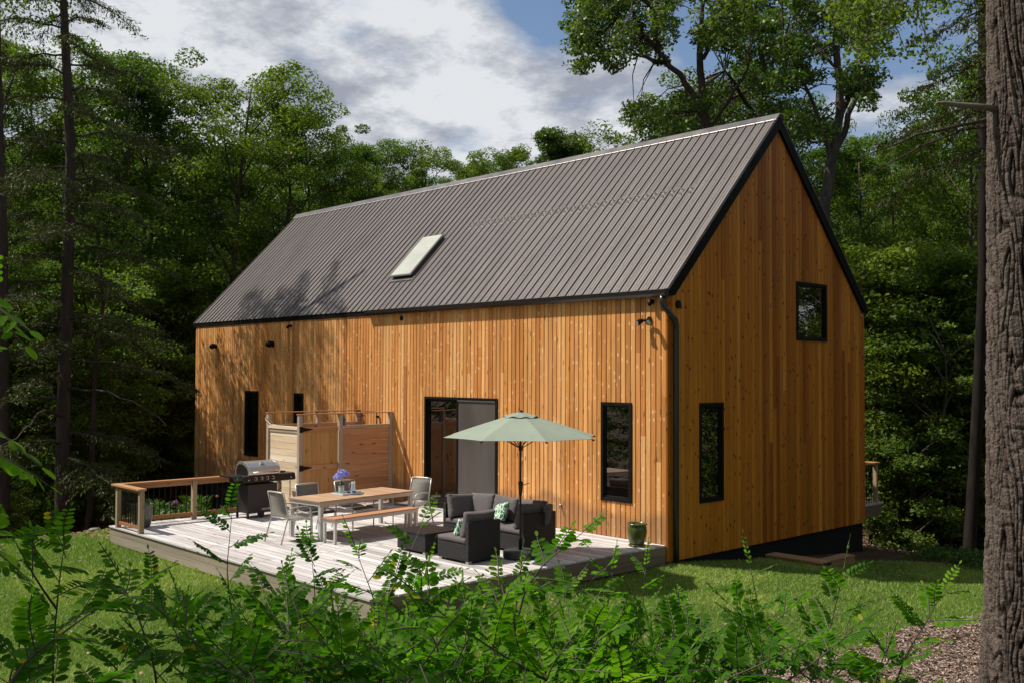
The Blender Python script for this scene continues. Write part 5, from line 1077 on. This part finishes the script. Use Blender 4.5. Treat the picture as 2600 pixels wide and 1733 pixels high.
# ------------------------------------------------------------------ lawn grass, wood chips, leaf litter
q = np.random.default_rng(21)
def scatter(poly, dens, keep=None):
    P = np.array(poly); (x0, y0), (x1, y1) = P.min(0), P.max(0); n = int((x1-x0)*(y1-y0)*dens); x = q.uniform(x0, x1, n); y = q.uniform(y0, y1, n); k = poly_mask(x, y, poly)
    if keep is not None: k &= keep(x, y)
    return x[k], y[k]
def inview(x, y, m=140, far=60):
    dx, dy = x-CAM[0], y-CAM[1]; dep = dx*FW[0]+dy*FW[1]; lat = dx*RT[0]+dy*RT[1]; return (dep > 3.5) & (np.abs(lat) < dep*.535+.3) & (dep < far)
def depth_(x, y): return (x-CAM[0])*FW[0]+(y-CAM[1])*FW[1]
def lawn_keep(x, y):
    dd = depth_(x, y); return inview(x, y) & ~poly_mask(x, y, MULCH) & (q.random(len(x)) < np.clip(14/dd, .3, 1.3))
x, y = scatter(LAWN, 2800, lawn_keep); n = len(x); z = ground(x, y)+.012
tuft = vnoise(x*3.1, y*3.1, 31)*.5+vnoise(x*.8, y*.8, 33)*.5; h = q.uniform(.025, .06, n)*(.6+.8*tuft); az = q.uniform(0, 6.28, n); wv = q.uniform(.003, .0065, n)*np.clip(depth_(x, y)/11, 1, 1.8)
ca, sa = np.cos(az), np.sin(az); lean = q.normal(size=(n, 2))*.6*h[:, None]
V = np.stack([np.stack([x-ca*wv, y-sa*wv, z], -1), np.stack([x+ca*wv, y+sa*wv, z], -1), np.stack([x+lean[:, 0], y+lean[:, 1], z+h], -1)], 1).reshape(-1, 3)
M['grass'] = leafmat('lawn_grass', (.085, .16, .036), (.15, .25, .062), (.31, .39, .15), trans=.3, gloss=.35, rough=.5)
dry = sstep(.52, .8, vnoise(x*.7+3, y*.7, 41))*.35
go = npmesh('grass', V, np.arange(3*n).reshape(-1, 3), M['grass'], rnd=np.repeat(np.clip(q.random(n)*.7+dry+.1*tuft, 0, 1), 3)); tag(go, 'short mown green lawn around the deck', 'grass', kind='stuff')
x, y = scatter(LAWN, 1.6, lambda x, y: inview(x, y)); n = len(x); P = np.stack([x, y, ground(x, y)+.05+q.uniform(0, .015, n)], -1); A = unit(q.normal(size=(n, 3))*np.array([1, 1, .3])); B = unit(np.cross(A, np.array([0, 0, 1.0])+q.normal(size=(n, 3))*.3)); s = q.uniform(.02, .045, n)[:, None]
V = np.stack([P+A*s, P+B*s*.6, P-A*s, P-B*s*.6], 1).reshape(-1, 3); tag(npmesh('fallen_leaves', V, np.arange(4*n).reshape(-1, 4), mat('fallen_leaf', (.30, .19, .09), .8, noise=(1.5, .5))), 'few brown fallen leaves scattered on the lawn', 'leaf litter', kind='stuff')
# chips
x, y = scatter(MULCH, 2600, lambda x, y: inview(x, y)); n = len(x); z = ground(x, y)+.037+q.uniform(0, .018, n); az = q.uniform(0, 6.28, n)
A = unit(np.stack([np.cos(az), np.sin(az), q.normal(size=n)*.25], -1)); B = unit(np.cross(A, np.stack([q.normal(size=n)*.4, q.normal(size=n)*.4, np.ones(n)], -1))); l = q.uniform(.012, .045, n)[:, None]; wd = q.uniform(.005, .012, n)[:, None]; P = np.stack([x, y, z], -1)
V = np.stack([P+A*l+B*wd*.6, P+A*l-B*wd, P-A*l-B*wd*.7, P-A*l+B*wd], 1).reshape(-1, 3)
mch = bpy.data.materials.new('wood_chips'); mch.use_nodes = True; nt = mch.node_tree; at = nd(nt, 'Attribute', attribute_name='rnd'); lk(nt, ramp(nt, at.outputs['Fac'], [(0, (.05, .03, .02)), (.4, (.14, .085, .058)), (.75, (.27, .19, .14)), (1, (.44, .35, .29))]), nt.nodes['Principled BSDF'].inputs['Base Color']); nt.nodes['Principled BSDF'].inputs['Roughness'].default_value = .85
tag(npmesh('wood_chips', V, np.arange(4*n).reshape(-1, 4), mch, rnd=np.repeat(q.random(n), 4)), 'pale wood chip mulch bed beside the big trunk', 'mulch', kind='stuff')
# litter in the woods
fl = [(-60, -20), (-8.9, -6.2), (-10.8, -2), (-19, 1), (-19, 8), (1, 8), (6.6, 6), (14, 3), (30, 12), (20, 60), (-60, 60)]
x, y = scatter(fl, 45, lambda x, y: inview(x, y, far=50)); n = len(x); z = ground(x, y)+.03+q.uniform(0, .03, n); az = q.uniform(0, 6.28, n)
A = unit(np.stack([np.cos(az), np.sin(az), q.normal(size=n)*.35], -1)); B = unit(np.cross(A, np.stack([q.normal(size=n)*.5, q.normal(size=n)*.5, np.ones(n)], -1))); P = np.stack([x, y, z], -1); s = q.uniform(.03, .08, n)[:, None]
V = np.stack([P+A*s, P+B*s*.6, P-A*s, P-B*s*.6], 1).reshape(-1, 3); mli = mat('dry_leaves', (.16, .10, .06), .9, noise=(1.5, .5))
tag(npmesh('leaf_litter', V, np.arange(4*n).reshape(-1, 4), mli), 'brown leaf litter on the forest floor', 'leaf litter', kind='stuff')
# low ground cover along the lawn edge on the right
x, y = scatter([(1.2, 6.3), (5.6, 7.2), (7.0, 3.3), (8.4, 3.2), (7, 9.5), (1, 8.6)], 240); n = len(x); C = np.stack([x, y, ground(x, y)+q.uniform(.05, .3, n)], -1)
V, F, rn = leaf_cloud(q, C[:900], np.full(len(C[:900]), .16), 16, .6, .07); tag(npmesh('ground_cover', V, F, M['plant'], rnd=rn), 'low leafy ground cover along the far right lawn edge', 'ground cover', kind='stuff')

# stones by the deck corner, garden behind the railing
mb = MB(); 
import bmesh
def rock(name, loc, s, seed, label):
    bm = bmesh.new(); bmesh.ops.create_icosphere(bm, subdivisions=3, radius=1)
    for v in bm.verts:
        k = 1+.35*(float(vnoise(v.co.x*1.6+seed, v.co.y*1.6+v.co.z*1.3+seed, seed))-.5); v.co = Vector((v.co.x*s[0]*k, v.co.y*s[1]*k, v.co.z*s[2]*k))
    me = bpy.data.meshes.new(name); bm.to_mesh(me); bm.free(); me.materials.append(M['rock']); o = bpy.data.objects.new(name, me); col.objects.link(o); o.location = loc; tag(o, label, 'rock'); return o
M['rock'] = mat('fieldstone', (.22, .20, .18), .9, noise=(6, .4), bump=(12, .7))
x, y = groundpt(250, 24.3); rock('rock', (x, y, gz(x, y)+.06), (.20, .14, .09), 2, 'pale flat stone at the left corner of the deck')
def clump(name, x, y, seed, n=90, h=.45, sp=.28, blade=(.16, .03), mtl='plant', label='', upright=.8, cat='plant', flower=None):
    q = np.random.default_rng(seed); z0 = gz(x, y); t = empty(name, (x, y, z0)); V = []; F = []; rn = []
    for i in range(n):
        az = q.uniform(0, 6.28); r = sp*math.sqrt(q.random()); hh = h*q.uniform(.4, 1); d = np.array([math.cos(az), math.sin(az), 0]); b = d*r*.3; tip = d*r+np.array([0, 0, hh]); 
        ln, wd = blade; A = unit(d*(1-upright)+np.array([0, 0, upright])*q.uniform(.3, 1)+q.normal(size=3)*.25); B = unit(np.cross(A, q.normal(size=3))); c = tip; i0 = len(V)
        V += [c+A*ln*.5, c+B*wd*.5, c-A*ln*.5, c-B*wd*.5]; F.append((i0, i0+1, i0+2, i0+3)); rn += [q.random()]*4
        if i % 4 == 0: i0 = len(V); V += [b, b+B*.006, tip+B*.004, tip]; F.append((i0, i0+1, i0+2, i0+3)); rn += [.2]*4
    npmesh('foliage', V, F, M[mtl], t, rnd=rn)
    if flower:
        col_, hh, r_, = flower; mb = MB(); mb.tube([(0, 0, 0), (.02, .01, hh*.5), (.0, .03, hh)], .005, 5); mb.build('stalk', M['plant'], t)
        V = []; F = []
        for i in range(60):
            d = unit(q.normal(size=3)); p = np.array([0, .03, hh])+d*r_*q.uniform(.6, 1); A = unit(np.cross(d, q.normal(size=3))); B = np.cross(d, A); i0 = len(V); V += [p+A*.016, p+B*.012, p-A*.016, p-B*.012]; F.append((i0, i0+1, i0+2, i0+3))
        npmesh('flower', V, F, mat('petal', col_, .7), t)
    tag(t, label, cat); return t
gp_ = 'garden plants behind the deck railing'
PL = [(-9.2, -5.3, .5, (.16, .06), None, 'leafy plant behind the railing beside the tall planter'), (-9.15, -4.85, .45, (.2, .03), ((.42, .16, .45), .62, .055), 'garden plant with a violet bloom behind the railing'), (-9.3, -4.45, .5, (.15, .06), None, 'broad-leaved garden plant behind the middle rail post'),
      (-9.1, -3.95, .4, (.12, .05), ((.7, .25, .05), .68, .03), 'garden plant with an orange flower behind the railing'), (-9.2, -5.75, .4, (.14, .05), None, 'low plant behind the railing corner'), (-9.7, -5.0, .6, (.2, .05), ((.35, .12, .4), .55, .03), 'tall leafy plant with a small purple bloom further back'),
      (-9.8, -4.1, .6, (.16, .06), None, 'leafy plant at the back of the garden bed, right part'), (-9.2, -3.4, .45, (.15, .05), None, 'small leafy plant just left of the grill')]
for i, (x, y, h, bl, fl_, lab) in enumerate(PL):
    o = clump('garden_plant', x, y, 50+i, 170, h, .36, bl, 'plant', lab, .5, 'plant', fl_); o['group'] = gp_; o.location.z += .05
o = clump('ornamental_grass', -9.3, -3.0, 70, 10, .3, .1, (.1, .01), 'plant', 'arching ornamental grass behind the grill', 1, 'grass plant')
qq = np.random.default_rng(5); V = []; F = []; rn = []
for i in range(170):
    az = qq.uniform(0, 6.28); ln = qq.uniform(.5, 1.0); d = np.array([math.cos(az), math.sin(az), 0]); sd_ = np.array([-d[1], d[0], 0])*.008; pr = None; rr = qq.random()
    for j in range(7):
        t = j/6; c = d*(ln*.75*t**1.3)+np.array([0, 0, ln*(1.25*t-.85*t*t)]); i0 = len(V); V += [c-sd_*(1-t*.8), c+sd_*(1-t*.8)]; rn += [rr]*2
        if pr is not None: F.append((pr, pr+1, i0+1, i0))
        pr = i0
npmesh('blades', V, F, M['plant'], o, rnd=rn)

# ------------------------------------------------------------------ foreground black locust saplings
def leaflet_shape():
    pts = [(0, -.5), (.30, -.36), (.46, -.08), (.44, .2), (.26, .43), (0, .5), (-.26, .43), (-.44, .2), (-.46, -.08), (-.30, -.36)]; return np.array(pts)
LS = leaflet_shape(); FAN = [(0, 1, 2, 3), (0, 3, 4, 5), (0, 5, 6, 7), (0, 7, 8, 9)]
def compound(q, base, d, L_, pairs, V, F, rn, mb, lsz=.036, tone=0.5):
    """one pinnate leaf: rachis from base along d (drooping), opposite oval leaflets"""
    d = unit(np.array(d, float)); side = unit(np.cross(d, [0, 0, 1.0])+1e-6); upv = np.cross(side, d); pts = []; roll = q.uniform(-.5, .5)
    curl = q.uniform(.05, .45)
    for j in range(7):
        t = j/6; pts.append(base+d*L_*t-np.array([0, 0, curl*L_*t*t*.5])+side*L_*.06*math.sin(3*t+roll*4))
    pts = np.array(pts); mb.tube(pts, [.0016]*6+[.0008], 4, caps=False); s2 = side*math.cos(roll)+upv*math.sin(roll); n2 = upv*math.cos(roll)-side*math.sin(roll)
    fold = q.uniform(-.1, .7)
    for k in range(pairs*2+1):
        last = k == pairs*2; t = .14+.82*((k//2)/(pairs)) if not last else 1.0; jj = t*6; j = min(int(jj), 5); p = pts[j]+(pts[j+1]-pts[j])*(jj-j); tg = unit(pts[j+1]-pts[j]); sg = 1 if k % 2 else -1
        sz = lsz*(.72+.45*math.sin(math.pi*min(t+.12, 1)))*q.uniform(.85, 1.12)
        dirv = tg if last else unit(s2*sg*1.0+tg*.42-n2*fold*.7+q.normal(size=3)*.09); c = p+dirv*sz*.56; nrm_ = unit(np.cross(dirv, tg if not last else s2)*sg+q.normal(size=3)*.22); wv_ = unit(np.cross(nrm_, dirv))
        cup = (np.abs(LS[:, 0])**2)*.25; i0 = len(V); vv = c+dirv*(LS[:, 1:2]*sz)+wv_*(LS[:, 0:1]*sz*.50)+nrm_*(cup[:, None]*sz)
        V.extend(vv); F.extend([tuple(i0+a for a in f) for f in FAN]); rn.extend([1.0 if q.random() < .012 else float(np.clip(tone+q.normal()*.16, 0, .94))]*10)
LOC = []
def sapling(pts, nl, Ls, lsz, label, seed, tone=.5, branches=0, start=.25):
    """pts: stem in photo pixels with depth (px, py, depth), bottom first"""
    q = np.random.default_rng(seed); W3 = [pix(*p) for p in pts]; x0, y0 = W3[0][:2]; z0 = gz(x0, y0); O = np.array([x0, y0, z0]); P = [np.array([0, 0, -.05])]+[w_-O for w_ in W3]
    if W3[0][2] < z0+.05: P = P[1:]
    S = []; 
    for a, b in zip(P[:-1], P[1:]):
        for t in np.linspace(0, 1, 6)[:-1]: S.append(a+(b-a)*t)
    S.append(P[-1]); S = np.array(S); S[1:-1] = (S[:-2]+2*S[1:-1]+S[2:])/4; t0 = empty('locust_sapling', tuple(O)); mb = MB(); ns_ = len(S); r0 = .005
    mb.tube(S, [r0*(1-.82*i/(ns_-1)) for i in range(ns_)], 6); V = []; F = []; rn = []; rmb = MB()
    def leaves(S, n, s0, Lr):
        k_ = len(S)-1
        for i in range(n):
            s = s0+(1-s0)*(i+.5)/n; jj = s*k_; j = min(int(jj), k_-1); p = S[j]+(S[j+1]-S[j])*(jj-j); tg = unit(S[j+1]-S[j]); az = i*2.39996+seed+q.uniform(-.5, .5)
            u_ = unit(np.cross(tg, [.3, .2, 1.0])); v_ = np.cross(tg, u_); dv = u_*math.cos(az)+v_*math.sin(az)+tg*q.uniform(.35, .9)+np.array([0, 0, .12]); L_ = Lr*q.uniform(.75, 1.15)*(1-.45*max(0, s-.75)/.25)
            compound(q, p, dv, L_, int(max(5, min(11, L_/(lsz*.50)))), V, F, rn, rmb, lsz*(1-.35*max(0, s-.8)/.2), tone)
        compound(q, S[-1], unit(S[-1]-S[-2])+np.array([0, 0, .15]), Lr*.7, 6, V, F, rn, rmb, lsz*.7, min(tone+.25, 1))
    leaves(S, nl, start, Ls)
    for b in range(branches):
        s = q.uniform(start, .75); j = int(s*(ns_-1)); az = q.uniform(0, 6.28); d = unit(np.array([math.cos(az), math.sin(az), q.uniform(.25, .9)])); ln = Ls*q.uniform(1.3, 2.4); BP = np.array([S[j]+d*ln*t+np.array([0, 0, .12*ln*t*t]) for t in np.linspace(0, 1, 7)])
        mb.tube(BP, [.0035*(1-.7*i/6) for i in range(7)], 5); leaves(BP, max(4, int(nl*.45)), .15, Ls*.85)
    mb.build('stem', M['stem'], t0, smooth=True, fix=False); rmb.build('leaf_stalks', M['stem'], t0, fix=False)
    npmesh4 = npmesh('leaves', V, F, M['locust'], t0, rnd=rn); t0['group'] = 'young locust saplings in the foreground'; tag(t0, label, 'sapling'); LOC.append(t0); return t0
SAP = [  # (stem pixels, leaves, leaf length, leaflet, label, tone, branches)
 ([(650, 2000, 3.4), (600, 1640, 3.4), (575, 1450, 3.4), (590, 1290, 3.35)], 15, .20, .034, 'upright dark sapling with its tip against the deck boards', .30, 1),
 ([(130, 2000, 2.6), (135, 1640, 2.6), (150, 1480, 2.6), (165, 1370, 2.55)], 14, .22, .036, 'sapling with arching leaf fronds on the left lawn', .35, 2),
 ([(-80, 1900, 1.9), (60, 1680, 2.0), (220, 1560, 2.05), (330, 1500, 2.1)], 12, .17, .034, 'long stem slanting up from the lower left corner', .45, 1),
 ([(420, 2000, 2.5), (395, 1700, 2.5), (350, 1560, 2.5), (310, 1480, 2.5)], 14, .20, .034, 'dark leafy sapling leaning left below the deck', .25, 1),
 ([(560, 2000, 2.8), (530, 1680, 2.8), (490, 1600, 2.8), (460, 1530, 2.8)], 15, .20, .033, 'dark sapling low in the left middle', .25, 1),
 ([(720, 2000, 3.0), (700, 1720, 3.0), (640, 1600, 3.0), (600, 1530, 3.0)], 15, .2, .034, 'dense dark sapling below the upright one', .25, 2),
 ([(800, 2050, 3.6), (795, 1700, 3.6), (800, 1500, 3.6), (790, 1400, 3.55)], 15, .22, .036, 'sapling rising in front of the dining chairs', .3, 2),
 ([(960, 2050, 3.0), (990, 1750, 3.0), (950, 1520, 3.0), (905, 1400, 3.0)], 16, .2, .034, 'tall sapling in front of the bench, slightly leaning left', .35, 3),
 ([(1000, 2000, 2.9), (1040, 1640, 2.9), (1060, 1520, 2.9), (1080, 1450, 2.9)], 14, .2, .034, 'bright sapling in front of the wicker table', .55, 2),
 ([(900, 2000, 2.6), (890, 1800, 2.6), (860, 1650, 2.6), (850, 1570, 2.6)], 15, .2, .034, 'shaded sapling bottom centre left', .25, 2),
 ([(1260, 2050, 3.1), (1290, 1700, 3.1), (1310, 1540, 3.1), (1320, 1460, 3.1)], 16, .2, .034, 'sapling with long fronds below the umbrella base', .5, 3),
 ([(1240, 1900, 2.7), (1330, 1500, 2.7), (1380, 1430, 2.7), (1480, 1350, 2.72)], 9, .13, .036, 'arching frond stem pointing right across the deck', .5, 0),
 ([(1150, 2000, 2.3), (1130, 1750, 2.3), (1110, 1640, 2.3), (1085, 1590, 2.3)], 15, .2, .033, 'bright green sapling at bottom centre', .75, 3),
 ([(1330, 2000, 2.3), (1370, 1780, 2.3), (1400, 1690, 2.3), (1450, 1620, 2.3)], 15, .2, .034, 'sunlit yellow-green sapling right of bottom centre', .8, 3),
 ([(1480, 2050, 3.2), (1500, 1750, 3.2), (1540, 1560, 3.2), (1555, 1450, 3.2)], 14, .18, .030, 'slim bright sapling before the shaded deck corner', .6, 2),
 ([(1560, 2050, 3.3), (1600, 1700, 3.3), (1630, 1560, 3.3), (1640, 1440, 3.3)], 13, .17, .028, 'bright twin sapling right of the slim one', .7, 1),
 ([(1600, 2000, 2.5), (1590, 1780, 2.5), (1560, 1670, 2.5), (1530, 1610, 2.5)], 15, .2, .033, 'leafy sapling low between the bright ones', .5, 3),
 ([(1950, 2000, 3.2), (1880, 1700, 3.2), (1930, 1560, 3.2), (1905, 1440, 3.2)], 11, .19, .030, 'arching sapling in front of the gable base', .55, 1),
 ([(1840, 2050, 2.6), (1790, 1760, 2.6), (1760, 1650, 2.6), (1740, 1580, 2.6)], 15, .19, .032, 'dark-stemmed sapling on the right lawn', .4, 3),
 ([(2010, 2000, 3.0), (2060, 1720, 3.0), (2110, 1590, 3.0), (2140, 1450, 3.0)], 17, .19, .036, 'dense dark green sapling right of centre', .35, 4),
 ([(2180, 2000, 3.0), (2300, 1660, 3.0), (2350, 1580, 3.0), (2395, 1500, 3.0)], 14, .17, .029, 'light green sapling leaning towards the mulch bed', .65, 2),
 ([(2200, 2000, 2.5), (2210, 1780, 2.5), (2230, 1700, 2.5), (2250, 1650, 2.5)], 12, .18, .032, 'low sapling in front of the mulch bed', .45, 3),
 ([(1960, 2000, 2.4), (1960, 1820, 2.4), (1950, 1740, 2.4), (1930, 1690, 2.4)], 13, .18, .032, 'low dark sapling at the bottom right of centre', .4, 3),
 ([(1720, 2000, 2.3), (1700, 1830, 2.3), (1680, 1750, 2.3), (1660, 1700, 2.3)], 13, .18, .032, 'low leafy sapling at the bottom, under the bright twins', .5, 3),
 ([(230, 2000, 2.0), (250, 1820, 2.0), (270, 1740, 2.0), (300, 1690, 2.0)], 11, .17, .033, 'low sapling at the bottom left', .4, 2),
 ([(20, 2000, 2.2), (10, 1800, 2.2), (30, 1700, 2.2), (50, 1640, 2.2)], 10, .17, .036, 'dark broad-leaved sapling in the lower left corner', .2, 2),
 ([(480, 2000, 2.1), (500, 1830, 2.1), (520, 1760, 2.1), (560, 1710, 2.1)], 12, .17, .033, 'low sapling left of bottom centre', .35, 2),
 ([(1010, 2000, 2.1), (1000, 1840, 2.1), (980, 1770, 2.1), (960, 1720, 2.1)], 12, .17, .033, 'low sapling just left of bottom centre', .3, 3),
 ([(700, 2000, 2.2), (740, 1830, 2.2), (760, 1740, 2.2), (770, 1680, 2.2)], 13, .18, .033, 'low shaded sapling between the dark ones', .2, 3),
 ([(1200, 2100, 3.4), (1180, 1760, 3.4), (1190, 1620, 3.4), (1180, 1520, 3.4)], 15, .2, .034, 'sapling covering the near corner of the deck', .4, 3),
]
for i, (st_, nl, Ls, lz, lab, tone, brn) in enumerate(SAP): sapling(st_, max(5, int(nl*.8)), Ls*.88, lz*.84, lab, 900+i, tone*.8, brn if 560 < st_[-1][0] < 2200 else max(0, brn-1))
LOWP = [('dark', 'left'), ('mid-green', 'centre'), ('fresh green', 'right')]
for i in range(12):
    px = 540+i*105+rt_.uniform(-25, 25); top = rt_.uniform(1610, 1690)+(40 if px > 1700 else 0); d_ = rt_.uniform(2.1, 3.0); sw = rt_.uniform(-50, 50)
    sapling([(px-sw, 2050, d_), (px-sw*.4, 1800, d_), (px, (top+1800)/2, d_), (px+sw*.5, top, d_)], 13, .17, .030, '%s young locust low in the foreground thicket, %s part' % (LOWP[0 if px < 900 else (1 if px < 1500 else 2)][0], LOWP[0 if px < 750 else (1 if px < 1500 else 2)][1]), 1200+i, .2 if px < 900 else rt_.uniform(.3, .65), 3)  # low tone at the left paints shade into the leaves
# sprays entering at the left edge, sunlight painted in by a high tone, from a sapling rooted beyond it
s1 = sapling([(-260, 2500, 1.75), (-220, 1500, 1.7), (-170, 1200, 1.65), (-120, 950, 1.6), (-60, 760, 1.55)], 3, .14, .036, 'bright sunlit locust leaves reaching in at the left edge', 990, .9, 0)
q = np.random.default_rng(4); V = []; F = []; rn = []; rmb = MB(); O = np.array(s1.location)
for (a, b, Lr) in (((-150, 1080), (110, 1190), .17), ((-150, 1000), (90, 1130), .16), ((-110, 720), (80, 790), .13), ((-100, 680), (60, 830), .12), ((-160, 1300), (45, 1400), .13), ((-160, 1250), (30, 1340), .12)):
    V = []; F = []; rn = []; rmb = MB(); A = pix(*a, 1.66)-O; B = pix(*b, 1.6)-O; compound(q, A, B-A, float(np.linalg.norm(B-A)), 8, V, F, rn, rmb, .040, .93)
    sp1 = npmesh('spray', V, F, M['locust'], s1, rnd=rn); rmb.build('stalk', M['stem'], sp1, fix=False)
for s_ in UN+BU+BR:
    if s_.name not in used:
        for c_ in list(s_.children): bpy.data.objects.remove(c_)
        bpy.data.objects.remove(s_)
sc.render.filter_size = 1.1
# each look-alike says where it stands: row by depth, counted from the left
ONES = 'first second third fourth fifth sixth seventh eighth ninth tenth eleventh twelfth thirteenth fourteenth fifteenth sixteenth seventeenth eighteenth nineteenth twentieth'.split()
def ordw(i):
    if i < 20: return ONES[i]
    t = {2: 'twenty', 3: 'thirty', 4: 'forty'}[(i+1)//10]; return t+('-'+ONES[(i+1) % 10-1] if (i+1) % 10 else ('ieth' if 0 else ''))
def rows_of(group, stem, nrows):
    L_ = [o for o in col.objects if o.parent is None and o.get('group') == group]
    dp = lambda o: (o.location.x-CAM[0])*FW[0]+(o.location.y-CAM[1])*FW[1]; la = lambda o: ((o.location.x-CAM[0])*RT[0]+(o.location.y-CAM[1])*RT[1])/max(dp(o), .1)
    L_.sort(key=dp); n = len(L_); names = {1: ['its'], 2: ['the nearer', 'the farther'], 3: ['the nearest', 'the middle', 'the farthest']}[nrows]
    for k in range(nrows):
        R2 = sorted(L_[k*n//nrows:(k+1)*n//nrows], key=la)
        for i, o in enumerate(R2): o['label'] = '%s, %s from the left in %s row' % (stem, ordw(i), names[k])
rows_of('understory trees in the left woods', 'dim understory tree in the left woods', 3)
rows_of('understory trees in the right woods', 'leafy understory tree right of the gable', 3)
rows_of('understory trees at the left end of the house', 'dark understory tree beyond the house corner', 1)
rows_of('shaded trees deep in the forest', 'shaded broadleaf tree deep in the forest', 3)
rows_of('shrubs on the forest floor left', 'low shrub left of the deck', 1)
rows_of('shrubs on the forest floor right', 'low shrub right of the house', 2)
low = sorted([o for o in LOC if 'thicket' in o['label']], key=lambda o: -o.location.x*0+(o.location.x-CAM[0])*RT[0]+(o.location.y-CAM[1])*RT[1])
for i, o in enumerate(low): o['label'] = 'low young locust in the foreground thicket, %s of the low ones from the left' % ordw(i)
